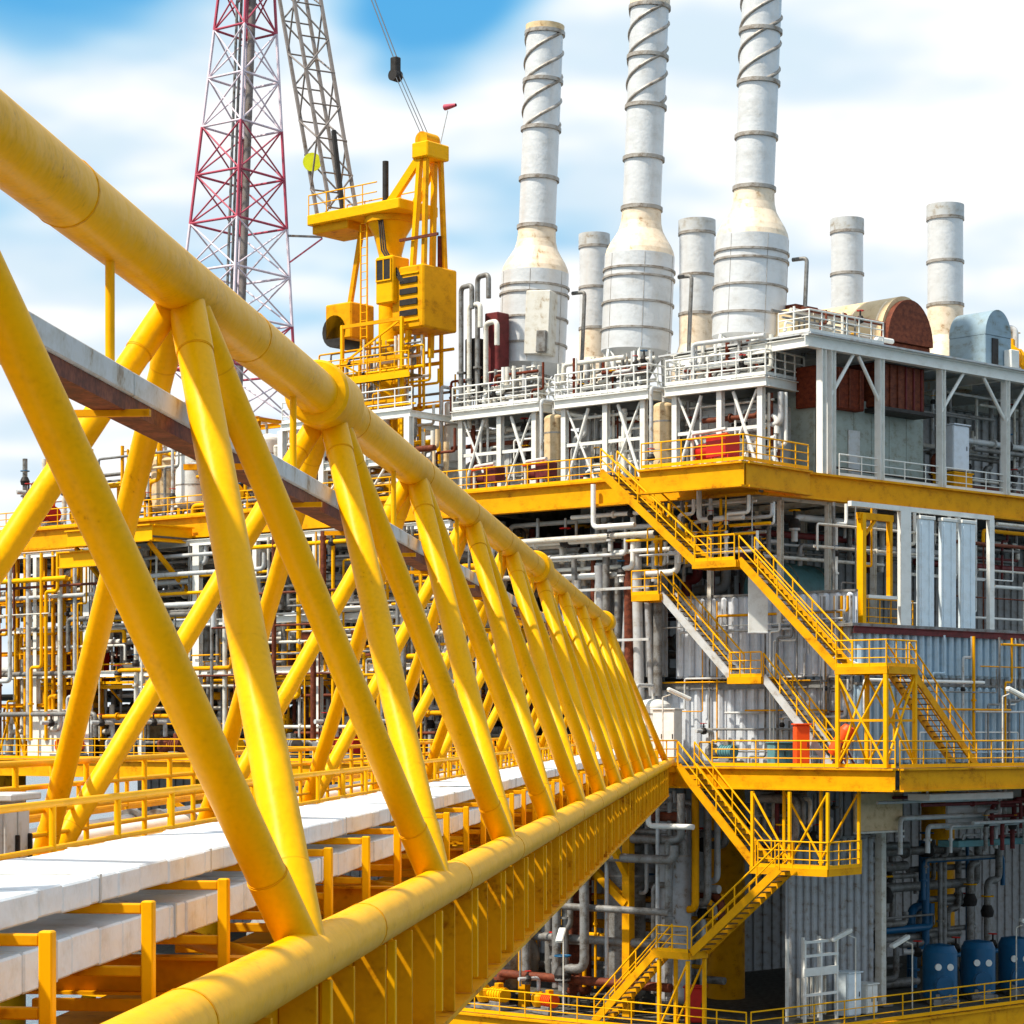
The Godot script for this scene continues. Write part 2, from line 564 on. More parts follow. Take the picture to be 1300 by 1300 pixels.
func horizontal_vessel(label: String, pos: Vector3, yaw: float, r: float, length: float, m: String, group := "") -> Node3D:
	var o := thing("process_vessel", label, "tank", pos, yaw, group)
	var prof := []
	for k in 7:
		var an := PI * 0.5 * k / 6.0
		prof.append(Vector2(r * sin(an), -length * 0.5 - r * 0.5 * cos(an)))
	for k in 7:
		var an := PI * 0.5 * (1.0 - k / 6.0)
		prof.append(Vector2(r * sin(an), length * 0.5 + r * 0.5 * cos(an)))
	var shell := lathe(o, "shell", Vector3(0, r + 0.5, 0), prof, m, 28)
	shell.rotation = Vector3(0, 0, PI * 0.5)
	for s in [-1.0, 1.0]:
		bev(o, "saddle", Vector3(s * length * 0.32, 0.45, 0), Vector3(0.25, 0.9, r * 1.5), "grey", 0.02)
		rod(o, "band", Vector3(s * length * 0.32 - 0.06, r + 0.5, 0), Vector3(s * length * 0.32 + 0.06, r + 0.5, 0), r * 1.02, "band")
	rod(o, "nozzle", Vector3(length * 0.15, 2 * r + 0.4, 0), Vector3(length * 0.15, 2 * r + 0.85, 0), 0.14, m)
	flange(o, Vector3(length * 0.15, 2 * r + 0.85, 0), Vector3.UP, 0.24)
	pipe(o, "outlet_pipe", [Vector3(-length * 0.1, 2 * r + 0.4, 0), Vector3(-length * 0.1, 2 * r + 1.0, 0), Vector3(-length * 0.45, 2 * r + 1.0, 0), Vector3(-length * 0.45, 2 * r + 1.0, -r * 1.6)], 0.1, "grey_light")
	return o

func vertical_vessel(label: String, pos: Vector3, r: float, h: float, m: String, group := "") -> Node3D:
	var o := thing("process_column", label, "tank", pos, 0.0, group)
	var prof := [Vector2(0, 0.55)]
	for k in 5:
		var an := PI * 0.5 * (k + 1) / 5.0
		prof.append(Vector2(r * sin(an), 0.55 + r * 0.45 * (1.0 - cos(an))))
	for k in 6:
		var an := PI * 0.5 * (1.0 - k / 5.0)
		prof.append(Vector2(r * sin(an), h - r * 0.45 + r * 0.45 * cos(an)))
	lathe(o, "shell", Vector3.ZERO, prof, m, 24)
	for k in 3:
		var an := TAU * k / 3.0 + 0.4
		rod(o, "leg", Vector3(cos(an) * r * 0.85, 0, sin(an) * r * 0.85), Vector3(cos(an) * r * 0.85, 1.0, sin(an) * r * 0.85), 0.08, "grey")
	for y in [0.4, 0.75]:
		rod(o, "band", Vector3(0, h * y, 0), Vector3(0, h * y + 0.08, 0), r * 1.02, "band")
	pipe(o, "top_pipe", [Vector3(0, h - 0.1, 0), Vector3(0, h + 0.6, 0), Vector3(-r - 0.5, h + 0.6, 0), Vector3(-r - 0.5, 0.3, 0)], 0.09, "grey_light")
	valve(o, Vector3(-r - 0.5, 1.2, 0), 0.12)
	return o

func cabinet(label: String, pos: Vector3, yaw: float, size: Vector3, m: String, doors := 2, group := "", called := "electrical_cabinet") -> Node3D:
	var o := thing(called, label, "cabinet", pos, yaw, group)
	bev(o, "body", Vector3(0, size.y * 0.5 + 0.08, 0), size, m, 0.03)
	bx(o, "plinth", Vector3(0, 0.04, 0), Vector3(size.x * 0.94, 0.08, size.z * 0.94), "dark")
	var w := size.x / doors
	for k in doors:
		var cx := -size.x * 0.5 + w * (k + 0.5)
		var d := bev(o, "door", Vector3(cx, size.y * 0.5 + 0.08, size.z * 0.5 + 0.015), Vector3(w - 0.05, size.y - 0.12, 0.03), m, 0.008)
		bev(d, "handle", Vector3(w * 0.33, 0, 0.03), Vector3(0.04, 0.22, 0.04), "dark", 0.008)
	bev(o, "roof", Vector3(0, size.y + 0.11, 0.03), Vector3(size.x + 0.12, 0.06, size.z + 0.16), m, 0.01)
	return o

func floodlight(label: String, pos: Vector3, yaw: float, h := 2.2, group := "deck floodlights") -> Node3D:
	var o := thing("floodlight", label, "lamp", pos, yaw, group)
	rod(o, "pole", Vector3.ZERO, Vector3(0, h, 0), 0.035, "white_old")
	rod(o, "arm", Vector3(0, h, 0), Vector3(0.0, h + 0.12, 0.35), 0.03, "white_old")
	var q := Basis(Vector3.RIGHT, deg_to_rad(24))
	var hd := put(o, "lamp_head", bevel_mesh(Vector3(0.32, 0.16, 1.15), 0.04), Transform3D(q, Vector3(0, h + 0.15, 0.75)), "white")
	bev(hd, "lens", Vector3(0, -0.09, 0), Vector3(0.26, 0.03, 1.05), "lamp_glass", 0.008)
	return o

# open steel bay: columns, beams, braces
func steel_frame(label: String, pos: Vector3, zs: Array, ys: Array, xs: Array, m: String, w := 0.28, brace := true, called := "steel_frame", group := "") -> Node3D:
	var o := thing(called, label, "frame", pos, 0.0, group)
	for x in xs:
		for z in zs:
			ibeam(o, "column", Vector3(x, ys[0], z), Vector3(x, ys[-1] - w * 0.5, z), w, w, m)
		for y in ys.slice(1):
			ibeam(o, "beam", Vector3(x, y, zs[0] - 0.1), Vector3(x, y, zs[-1] + 0.1), w * 0.8, w * 1.1, m)
	if xs.size() > 1:
		for y in ys.slice(1):
			for z in zs:
				ibeam(o, "cross_beam", Vector3(xs[0], y - 0.02, z), Vector3(xs[-1], y - 0.02, z), w * 0.7, w * 0.9, m)
	if brace:
		for i in zs.size() - 1:
			var a: float = zs[i]
			var b: float = zs[i + 1]
			var x: float = xs[0] - 0.02
			var mid := (a + b) * 0.5
			rod(o, "brace", Vector3(x, ys[0] + 0.2, a + 0.1), Vector3(x, ys[1] - 0.2, mid), 0.07, m)
			rod(o, "brace", Vector3(x, ys[0] + 0.2, b - 0.1), Vector3(x, ys[1] - 0.2, mid), 0.07, m)
	return o

# random pipework inside a box; each pipe is a part
func pipework(label: String, lo: Vector3, hi: Vector3, n: int, rmin: float, rmax: float, mats: Array, group := "", upright := 0.35, called := "pipework") -> Node3D:
	var o := thing(called, label, "pipes", Vector3((lo.x + hi.x) * 0.5, lo.y, (lo.z + hi.z) * 0.5), 0.0, group)
	var off := Vector3((lo.x + hi.x) * 0.5, lo.y, (lo.z + hi.z) * 0.5)
	var size := hi - lo
	for i in n:
		var r := rng.randf_range(rmin, rmax)
		var m: String = mats[rng.randi() % mats.size()]
		var a := Vector3(rng.randf_range(lo.x, hi.x), rng.randf_range(lo.y + 0.3, hi.y), rng.randf_range(lo.z, hi.z)) - off
		var pts: Array = []
		var along_z := size.z >= size.x
		var reach := rng.randf_range(0.3, 0.9) * maxf(size.z, size.x)
		if rng.randf() < upright:
			# riser with an offset
			var k := rng.randf_range(0.5, 1.3)
			pts = [Vector3(a.x, 0.0, a.z), Vector3(a.x, a.y, a.z), Vector3(a.x, a.y, a.z + k) if along_z else Vector3(a.x + k, a.y, a.z), Vector3(a.x, size.y, a.z + k) if along_z else Vector3(a.x + k, size.y, a.z)]
			if a.y > size.y - 0.6:
				pts = [Vector3(a.x, 0.0, a.z), Vector3(a.x, size.y, a.z)]
		else:
			var e := minf(reach, 9.0)
			var s := a
			var l0 := (lo - off)
			var l1 := (hi - off)
			var b := a + (Vector3(0, 0, e) if along_z else Vector3(e, 0, 0))
			b.z = minf(b.z, l1.z)
			b.x = minf(b.x, l1.x)
			var drop := rng.randf_range(-1.6, 1.6)
			var d := b + Vector3(0, clampf(drop, 0.2 - b.y, size.y - b.y), 0)
			pts = [s, b, d]
			if s.distance_to(b) < 0.8 or b.distance_to(d) < 0.5:
				pts = [s - (Vector3(0, 0, 1.5) if along_z else Vector3(1.5, 0, 0)), b]
			if rng.randf() < 0.5:
				pts.push_front(Vector3(pts[0].x, clampf(pts[0].y - rng.randf_range(0.6, 2.2), 0.0, size.y), pts[0].z))
		pipe(o, "pipe", pts, r, m, 2.4, 10)
		var c: Vector3 = pts[0].lerp(pts[1], 0.5)
		if r > 0.06 and rng.randf() < 0.6:
			flange(o, c, (pts[1] - pts[0]).normalized(), r * 1.7, m)
		if r > 0.06 and rng.randf() < 0.3:
			valve(o, pts[0].lerp(pts[1], 0.7), r * 1.2, "dark", ["red", "blue", "yellow_rail"][rng.randi() % 3])
	return o

# ---------------------------------------------------------------- setting
func build_setting() -> void:
	var sea := structure("sea", Vector3.ZERO, Transform3D())
	var pm := PlaneMesh.new()
	pm.size = Vector2(9000, 9000)
	put(sea, "water_surface", pm, Transform3D(), "sea")
	# decks: plate, edge girders, floor beams under the plate
	var up := structure("upper_deck", Vector3(0, UPPER, 0))
	blk(up, "deck_plate", Vector3(0.25, -0.16, -72), Vector3(62, -0.02, -0.25), "deck_plate")
	deck_girder(up, Vector3(0, -0.6, -72), Vector3(0, -0.6, -0.1), 0.5, 1.2, "yellow_old", 6.0)
	var ur := structure("upper_deck_wing", Vector3(0, UPPER - 0.006, 0), PR)
	blk(ur, "deck_plate", Vector3(0.3, -0.16, -14), Vector3(62, -0.02, -0.25), "deck_plate")
	deck_girder(ur, Vector3(0.3, -0.6, 0), Vector3(56, -0.6, 0), 0.5, 1.2, "yellow_old", 5.0)
	blk(up, "deck_plate", Vector3(-2.6, -0.14, -4.6), Vector3(-0.26, -0.02, 0.9), "deck_plate")
	deck_girder(up, Vector3(-2.7, -0.6, -4.6), Vector3(-2.7, -0.6, 1.0), 0.4, 1.1, "yellow_old", 3.0)
	deck_girder(up, Vector3(-2.5, -0.6, 0.95), Vector3(2.5, -0.6, 0.95), 0.4, 1.1, "yellow_old", 3.0)
	for k in 11:
		ibeam(up, "floor_beam", Vector3(0.4, -0.62, -4 - k * 6.4), Vector3(30, -0.62, -4 - k * 6.4), 0.35, 0.9, "grey")
	for k in 8:
		ibeam(up, "floor_beam", Vector3(5 + k * 5.0, -0.64, -14), Vector3(5 + k * 5.0, -0.64, -0.4), 0.3, 0.8, "grey_light")
	var mid := structure("middle_deck", Vector3(0, MIDDLE, 0))
	blk(mid, "deck_plate", Vector3(-2.6, -0.16, -72), Vector3(62, -0.02, 8.4), "deck_plate")
	deck_girder(mid, Vector3(-2.8, -0.5, -72), Vector3(-2.8, -0.5, 8.5), 0.4, 0.95, "yellow_old", 4.0)
	var e1 := Vector3(46, -0.5, 8.6 + 48.6 * tan(deg_to_rad(7.0)))
	deck_girder(mid, Vector3(-2.6, -0.5, 8.6), e1, 0.4, 0.95, "yellow_old", 4.0)
	var mr := structure("middle_deck_wing", Vector3(0, MIDDLE - 0.006, 0), PR)
	blk(mr, "deck_plate", Vector3(-1.6, -0.16, 2.0), Vector3(62, -0.02, 8.2), "deck_plate")
	for k in 14:
		ibeam(mid, "floor_beam", Vector3(-2.4, -0.6, 6 - k * 5.5), Vector3(30, -0.6, 6 - k * 5.5), 0.3, 0.8, "grey")
	var mz := structure("mezzanine_deck", Vector3(0, 37.3, 0))
	blk(mz, "deck_plate", Vector3(2.6, -0.14, -72), Vector3(62, 0, -0.4), "deck_plate")
	ibeam(mz, "edge_girder", Vector3(2.3, -0.15, -9), Vector3(2.3, -0.15, 3.4), 0.25, 0.36, "grey")
	var low := structure("lower_deck", Vector3(0, LOWER, 0))
	blk(low, "deck_plate", Vector3(-6.0, -0.16, -72), Vector3(62, -0.02, 3.4), "deck_plate")
	deck_girder(low, Vector3(-6.2, -0.6, -72), Vector3(-6.2, -0.6, 3.6), 0.4, 1.1, "yellow_old", 4.0)
	deck_girder(low, Vector3(-6.0, -0.6, 3.6), Vector3(46, -0.6, 3.6 + 52.0 * tan(deg_to_rad(7.0))), 0.4, 1.1, "yellow_old", 4.0)
	var lr := structure("lower_deck_wing", Vector3(0, LOWER - 0.006, 0), PR)
	blk(lr, "deck_plate", Vector3(-6.6, -0.16, -1.0), Vector3(62, -0.02, 3.9), "deck_plate")
	# legs carrying the decks down to the sea
	var i := 0
	for z in [-6.0, -24.0, -42.0, -60.0]:
		for x in [6.0, 26.0]:
			var leg := thing("platform_leg", "thick yellow tubular leg carrying the platform decks", "column", Vector3(x, -4, z), 0.0, "platform legs")
			rod(leg, "tube", Vector3(0, 0, 0), Vector3(0, MIDDLE + 3.4, 0), 0.9, "yellow_old")
			rod(leg, "collar", Vector3(0, 24.6, 0), Vector3(0, 25.2, 0), 1.1, "yellow_old")
			if x < 10.0 and i < 6:
				rod(leg, "brace", Vector3(0, 14, 0), Vector3(0, 25, -9), 0.4, "yellow_old")
				rod(leg, "brace", Vector3(0, 25, -9), Vector3(0, 14, -18), 0.4, "yellow_old")
			i += 1
	# back walls that close the process halls
	for s in [["long grey bulkhead closing the back of the process hall below the upper deck", MIDDLE, UPPER - 0.7, 17.0, -44.0, "clad_grey"], ["long grey ribbed bulkhead closing the back of the lower deck", LOWER, MIDDLE - 0.7, 18.0, -62.0, "clad_grey"]]:
		corrugated(s[0], Vector3(s[3], 0, s[4]), Vector3(s[3], 0, -13.5), s[1], s[2], s[5], 0.8, 0.12, "bulkhead_wall")

func deck_girder(p: Node, a: Vector3, b: Vector3, w: float, h: float, m: String, step: float) -> void:
	var g := ibeam(p, "edge_girder", a, b, w, h, m)
	var len := a.distance_to(b)
	var n := int(len / step)
	var dir := (b - a).normalized()
	var side := dir.cross(Vector3.UP)
	for k in n:
		var q := a + dir * (step * (k + 0.5))
		bar(p, "stiffener", q + Vector3(0, -h * 0.42, 0), q + Vector3(0, h * 0.42, 0), w * 0.8 if absf(dir.z) > 0.5 else 0.03, 0.03 if absf(dir.z) > 0.5 else w * 0.8, m)

# ---------------------------------------------------------------- bridge
func big_tube(p: Node, called: String, a: Vector3, b: Vector3, r: float, m := "yellow") -> MeshInstance3D:
	var key := "tube48"
	if not cache.has(key):
		var c := CylinderMesh.new()
		c.top_radius = 1.0
		c.bottom_radius = 1.0
		c.height = 1.0
		c.radial_segments = 48
		c.rings = 1
		cache[key] = c
	var bs := aim(a, b)
	return put(p, called, cache[key], Transform3D(Basis(bs.x * r, bs.z * a.distance_to(b), -bs.y * r), (a + b) * 0.5), m)

func build_bridge() -> void:
	var XN := -2.9
	var YB := -1.57
	var XT := -4.58
	var YT := 3.66
	var XF := -6.9
	var o := thing("truss_bridge", "long yellow triangular truss bridge of welded tubes leading to the platform", "bridge", Vector3.ZERO, 0.0, "", BT)
	big_tube(o, "top_chord", Vector3(XT, YT, 7), Vector3(XT, YT, -83.4), 0.245)
	big_tube(o, "bottom_chord", Vector3(XN, YB, 7), Vector3(XN, YB, -105.5), 0.19)
	big_tube(o, "bottom_chord", Vector3(XF, YB, 7), Vector3(XF, YB, -105.5), 0.19)
	var pitch := 7.05
	for k in range(-1, 11):
		var zt := -(19.3 + pitch * (k - 1))
		var top := Vector3(XT, YT, zt)
		for s in [-1, 1]:
			var zb: float = zt + s * pitch * 0.5
			for x in [XN, XF]:
				var b := Vector3(x, YB, zb)
				var r := 0.146 if s > 0 else 0.136
				if x == XF:
					r = 0.11
				var dd := (b - top).normalized()
				big_tube(o, "diagonal_brace", top + dd * 0.1, b, r)
				big_tube(o, "brace_stub", top + dd * 0.15, top + dd * 0.78, r * 1.06)
				big_tube(o, "brace_stub", b - dd * 0.72, b - dd * 0.1, r * 1.06)
				big_tube(o, "weld_bead", b - dd * 0.735, b - dd * 0.72, r * 1.035, "yellow_old")
				big_tube(o, "weld_bead", top + dd * 0.78, top + dd * 0.795, r * 1.035, "yellow_old")
	for k in 17:
		var zs := 2.2 - k * 6.0
		if zs > -82.0:
			rod(o, "weld_seam", Vector3(XT, YT, zs), Vector3(XT, YT, zs - 0.03), 0.252, "yellow_old")
		for x in [XN, XF]:
			rod(o, "weld_seam", Vector3(x, YB, zs - 2.4), Vector3(x, YB, zs - 2.43), 0.196, "yellow_old")
	# sleeves at the field joints
	for k in [2, 6, 10]:
		var zt: float = -(19.3 + pitch * (k - 1))
		var can := lathe(o, "joint_sleeve", Vector3(XT, YT, zt + 0.85), [Vector2(0.23, 0), Vector2(0.33, 0.02), Vector2(0.36, 0.08), Vector2(0.36, 1.15), Vector2(0.33, 1.3), Vector2(0.24, 1.5)], "yellow", 40)
		can.rotation = Vector3(-PI * 0.5, 0, 0)
	for x in [XN, XF]:
		big_tube(o, "end_post", Vector3(XT, YT, -83.0), Vector3(x, YB, -98.5), 0.13)
	for k in range(-1, 14):
		var zb := -(15.78 + pitch * (k - 1))
		ibeam(o, "cross_beam", Vector3(XN, YB - 0.12, zb), Vector3(XF, YB - 0.12, zb), 0.2, 0.26, "yellow_old")
		if k < 13:
			big_tube(o, "floor_brace", Vector3(XN, YB - 0.1, zb), Vector3(XF, YB - 0.1, zb - pitch), 0.07, "yellow_old")
	# walkway inside the truss
	var w := thing("bridge_walkway", "ochre grating walkway along the far side of the truss bridge", "walkway", Vector3(-5.75, -1.53, 0), 0.0, "", BT)
	for k in 36:
		bx(w, "grating_panel", Vector3(0, 0, 5.0 - k * 3.05), Vector3(1.7, 0.05, 3.02), "grating")
	for s in [-0.88, 0.88]:
		bar(w, "edge_channel", Vector3(s, -0.05, 6.5), Vector3(s, -0.05, -105), 0.06, 0.2, "yellow_old")
	railing("yellow walkway handrail on the truss bridge beside the white duct covers", [Vector3(-4.85, -1.5, 5), Vector3(-4.85, -1.5, -104)], "yellow_rail", "", 0.95, 1.8, "guardrail", BT, 0.026)
	railing("yellow walkway handrail along the outer edge of the truss bridge", [Vector3(-6.65, -1.5, 5), Vector3(-6.65, -1.5, -104)], "yellow_rail", "", 1.15, 1.2, "guardrail", BT, 0.03, 4)
	for j in 3:
		var pl := thing("bridge_pipe", ["white pipe laid along the outer side of the bridge walkway", "orange pipe laid along the outer side of the bridge walkway", "grey pipe laid along the outer side of the bridge walkway"][j], "pipe", Vector3(-7.35 - j * 0.36, -1.3, 0), 0.0, "", BT)
		for k in 9:
			rod(pl, "pipe_length", Vector3(0, 0, 5 - k * 12.0), Vector3(0, 0, -6.94 - k * 12.0), 0.13, ["white", "yellow_old", "grey_light"][j])
			rod(pl, "flange", Vector3(0, 0, -6.9 - k * 12.0), Vector3(0, 0, -7.1 - k * 12.0), 0.2, "grey")
	for k in 36:
		ibeam(o, "outrigger", Vector3(-6.9, -1.5, 3.5 - k * 3.05), Vector3(-8.3, -1.5, 3.5 - k * 3.05), 0.12, 0.14, "yellow_old")
	railing("low ochre kick rail outside the pipes on the bridge", [Vector3(-8.3, -1.42, 4), Vector3(-8.3, -1.42, -103)], "yellow_old", "", 0.7, 2.4, "guardrail", BT, 0.03, 1)
	cabinet("pale grey junction cabinet on the bridge walkway", Vector3(-6.25, -1.5, -19.4), 90, Vector3(0.7, 0.8, 0.4), "grey_light", 2, "", "junction_cabinet").transform = BT * Transform3D(Basis(Vector3.UP, deg_to_rad(90)), Vector3(-6.25, -1.5, -19.4))
	var cr := thing("cable_ladder", "orange yellow open cable ladder carried on brackets outside the bridge pipes", "cable ladder", Vector3(-8.9, -1.1, 0), 0.0, "", BT)
	for sx in [-0.35, 0.35]:
		bar(cr, "side_rail", Vector3(sx, 0, 4), Vector3(sx, 0, -103), 0.05, 0.14, "yellow_rail")
	for k in 150:
		bar(cr, "rung", Vector3(-0.34, 0, 3.6 - k * 0.7), Vector3(0.34, 0, 3.6 - k * 0.7), 0.05, 0.05, "yellow_old")
	for k in 36:
		bar(cr, "bracket", Vector3(0.2, -0.1, 3.5 - k * 3.05), Vector3(0.65, -0.36, 3.5 - k * 3.05), 0.07, 0.07, "yellow_old")
	# two tiers of white cable duct with separate covers
	for t in 2:
		var y: float = [-0.85, -1.15][t]
		var th: float = [0.155, 0.215][t]
		var d := thing("cable_duct", ["upper white covered cable duct with sunlit top running along the bridge", "lower white covered cable duct shaded by the duct above it on the bridge"][t], "cable duct", Vector3(-4.12, y, 0), 0.0, "", BT)
		var z := 4.0
		var i := 0
		while z > -100.0:
			var l: float = [0.58, 0.44, 0.74, 0.5][(i * 7 + t + i / 5) % 4]
			var lift := rng.randf_range(-0.006, 0.006)
			bev(d, "cover_panel", Vector3(rng.randf_range(-0.006, 0.006), -th * 0.5 + lift, z - l * 0.5), Vector3(1.0, th, l - 0.014), "cover_white", 0.012)
			if i % 5 == 0:
				bev(d, "strap", Vector3(0.0, -th * 0.5 + 0.004, z - l * 0.3), Vector3(1.016, th + 0.012, 0.035), "grey_light", 0.004)
			z -= l
			i += 1
	# brackets holding the ducts
	for k in 54:
		var b := thing("duct_bracket", "yellow angle bracket holding the white cable ducts on the bridge", "bracket", Vector3(-3.36, -1.9, 4.7 - k * 2.0), 0.0, "duct brackets along the bridge", BT)
		bev(b, "post", Vector3(0, 0.45, 0), Vector3(0.07, 0.9, 0.08), "yellow_rail", 0.008)
		bev(b, "arm", Vector3(-0.66, 0.855, 0), Vector3(1.25, 0.06, 0.06), "yellow_old", 0.008)
		bev(b, "arm", Vector3(-0.66, 0.495, 0), Vector3(1.25, 0.06, 0.06), "yellow_old", 0.008)
		bev(b, "arm", Vector3(-0.66, 0.06, 0), Vector3(1.25, 0.08, 0.08), "yellow_old", 0.008)
	# grey tray hung under the top chord
	var g := thing("cable_tray", "grey covered cable tray with brown underside hung below the top chord", "cable tray", Vector3(XT, 2.44, 0), 0.0, "", BT)
	for k in 30:
		bev(g, "tray_section", Vector3(0, 0.09, 5 - k * 2.95), Vector3(0.3, 0.18, 2.93), "grey_light", 0.012)
	for k in 30:
		bx(g, "underside", Vector3(0, -0.06, 5 - k * 2.95), Vector3(0.24, 0.12, 2.95), "brown")
	for k in 25:
		rod(g, "hanger", Vector3(0.0, 0.17, 4.6 - k * 3.6), Vector3(0.0, 1.0, 4.6 - k * 3.6), 0.035, "yellow_rail")
		bar(g, "hanger_foot", Vector3(-0.3, -0.14, 4.6 - k * 3.6), Vector3(0.3, -0.14, 4.6 - k * 3.6), 0.06, 0.05, "yellow_old")
	# stiffened girder below the near chord
	var s := thing("side_girder", "deep ochre plate girder with close upright stiffeners below the near bottom chord", "girder", Vector3(XN - 0.05, -1.74, 0), 0.0, "", BT)
	var n := 66
	for k in n:
		var z := 3.0 - k * 1.55
		bx(s, "web_plate", Vector3(-0.12, -0.55, z - 0.775), Vector3(0.03, 1.1, 1.53), "yellow_old")
		bev(s, "stiffener", Vector3(0.03, -0.55 + (0.01 if k % 2 == 0 else -0.01), z), Vector3(0.26, 1.08, 0.05), "yellow_old", 0.006)
		if k % 2 == 0:
			bev(s, "hanger", Vector3(0.12, -0.5, z - 0.6), Vector3(0.07, 0.96, 0.09), "yellow_rail", 0.006)
	bar(s, "bottom_flange", Vector3(0, -1.12, 4), Vector3(0, -1.12, -98), 0.34, 0.05, "yellow_old")
	bar(s, "under_pipe_shelf", Vector3(-1.8, -1.0, 4), Vector3(-1.8, -1.0, -98), 3.2, 0.04, "yellow_old")

# ---------------------------------------------------------------- exhaust stacks
func build_stacks() -> void:
	var lean := deg_to_rad(2.3)
	for k in 3:
		var zk := -5.0 - 6.66 * k
		var o := thing("exhaust_stack", ["tall white exhaust stack with helical strakes beside the turbine hall frame", "tall white exhaust stack with helical strakes between two others", "tall white exhaust stack with helical strakes and boxed drum next to the crane"][k], "chimney", Vector3(6.24, BALCONY, zk), 0.0, "tall exhaust stacks")
		# the stacks stand slightly out of plumb
		o.transform.basis = Basis(Vector3(0, 0, 1), -lean) * o.transform.basis
		var b := 53.7 - BALCONY
		lathe(o, "drum", Vector3(0, b, 0), [Vector2(1.0, -0.5), Vector2(1.72, 0), Vector2(1.72, 4.7)], "stack_metal", 48)
		lathe(o, "shoulder", Vector3(0, b, 0), [Vector2(1.72, 4.7), Vector2(1.66, 4.95), Vector2(1.52, 5.25), Vector2(1.3, 5.6), Vector2(1.1, 5.95), Vector2(1.0, 6.35), Vector2(0.97, 6.7), Vector2(0.97, 7.05)], "scorched", 48)
		for y in [1.0, 2.3, 3.55, 3.95]:
			var bd := lathe(o, "drum_band", Vector3(0, b + y, 0), [Vector2(1.7, -0.06), Vector2(1.80, -0.05), Vector2(1.80, 0.05), Vector2(1.7, 0.06)], "band", 48)
		var y0 := b + 7.05
		lathe(o, "flue", Vector3(0, y0, 0), [Vector2(0.94, 0), Vector2(0.94, 10.3), Vector2(0.86, 10.3), Vector2(0.86, 9.0)], "stack_metal", 48)
		for y in [0.0, 2.45, 5.0, 7.45, 9.9]:
			lathe(o, "flue_band", Vector3(0, y0 + y, 0), [Vector2(0.93, -0.1), Vector2(1.04, -0.09), Vector2(1.04, 0.09), Vector2(0.93, 0.1)], "band", 48)
		for s in 3:
			put(o, "helical_strake", strake_mesh(), Transform3D(Basis(Vector3.UP, TAU * s / 3.0 + 0.4 * k), Vector3(0, y0 + 5.05, 0)), "band")
		lathe(o, "rim_ring", Vector3(0, y0 + 10.0, 0), [Vector2(0.95, -0.02), Vector2(0.99, 0.0), Vector2(0.99, 0.3), Vector2(0.86, 0.32)], "scorched" if k != 2 else "beige", 40)
		for sq in 6:
			var sa := TAU * sq / 6.0 + 0.25 * k
			bar(o, "plate_seam", Vector3(cos(sa) * 1.722, b + 0.05, sin(sa) * 1.722), Vector3(cos(sa) * 1.722, b + 4.65, sin(sa) * 1.722), 0.02, 0.02, "band")
		# legs and hopper below the drum
		lathe(o, "hopper", Vector3(0, 0, 0), [Vector2(0.75, 0.1), Vector2(0.75, 1.2), Vector2(1.0, b - 0.5)], "grey", 24)
		for s in 6:
			var an := TAU * s / 6.0 + 0.3
			var f := Vector3(cos(an) * 1.9, 0, sin(an) * 1.9)
			bar(o, "leg", f, Vector3(cos(an) * 1.6, b + 0.2, sin(an) * 1.6), 0.14, 0.14, "white")
			var an2 := an + TAU / 6.0
			rod(o, "leg_brace", f, Vector3(cos(an2) * 1.6, b, sin(an2) * 1.6), 0.05, "white")
		# ladder-side pipe loop
		pipe(o, "vent_pipe", [Vector3(1.1, b + 3.75, -0.9 + 2.5), Vector3(1.1, b + 3.75, 2.4), Vector3(1.1, b - 1.5, 2.4)], 0.1, "grey")
		if k == 2:
			bev(o, "access_box", Vector3(-0.85, b + 1.9, 1.25), Vector3(1.3, 3.2, 1.3), "white_old", 0.04, 20)
			bev(o, "box_door", Vector3(-1.3, b + 0.9, 1.75), Vector3(0.6, 1.1, 0.5), "grey", 0.03, 20)
	# shorter vents behind and beside
	for v in [[14.0, -20.2, 26.9, 0.8, "short plain white vent stack half hidden behind the middle tall stack"], [14.0, -13.4, 26.7, 0.92, "short plain white vent stack between two tall stacks"], [20.0, -8.0, 27.0, 0.84, "short grey white vent stack behind the beige round topped housing"], [20.0, -2.15, 26.9, 0.9, "short banded vent stack rising beside the blue grey hood"]]:
		var o := thing("vent_stack", v[4], "chimney", Vector3(v[0], 52.6, v[1]), 0.0, "short vent stacks")
		var h: float = v[2] - 17.6
		var r: float = v[3]
		lathe(o, "flue", Vector3.ZERO, [Vector2(r, 0), Vector2(r, h), Vector2(r * 0.9, h), Vector2(r * 0.9, h - 1.5)], "stack_metal", 36)
		lathe(o, "base_cone", Vector3.ZERO, [Vector2(r * 1.5, -0.2), Vector2(r * 1.5, 1.2), Vector2(r * 1.02, 2.6), Vector2(r * 1.01, 4.2)], "scorched", 36)
		for y in [4.2, h - 2.9, h - 0.7]:
			lathe(o, "band", Vector3(0, y, 0), [Vector2(r, -0.08), Vector2(r * 1.07, -0.07), Vector2(r * 1.07, 0.07), Vector2(r, 0.08)], "band", 36)
		lathe(o, "cap_ring", Vector3(0, h - 0.35, 0), [Vector2(r, -0.3), Vector2(r * 1.06, -0.3), Vector2(r * 1.06, 0.36), Vector2(r * 0.9, 0.36)], "grey_light", 36)

func strake_mesh() -> ArrayMesh:
	if cache.has("strake"):
		return cache["strake"]
	var pts: Array = []
	for i in 49:
		var t := i / 48.0
		var an := -TAU * 1.35 * t
		pts.append(Vector3(cos(an) * 0.95, 4.95 * t, sin(an) * 0.95))
	var tmp := Node3D.new()
	cache["strake"] = pipe(tmp, "strake", pts, 0.085, "stack_metal", 0.5, 8).mesh
	tmp.free()
	return cache["strake"]

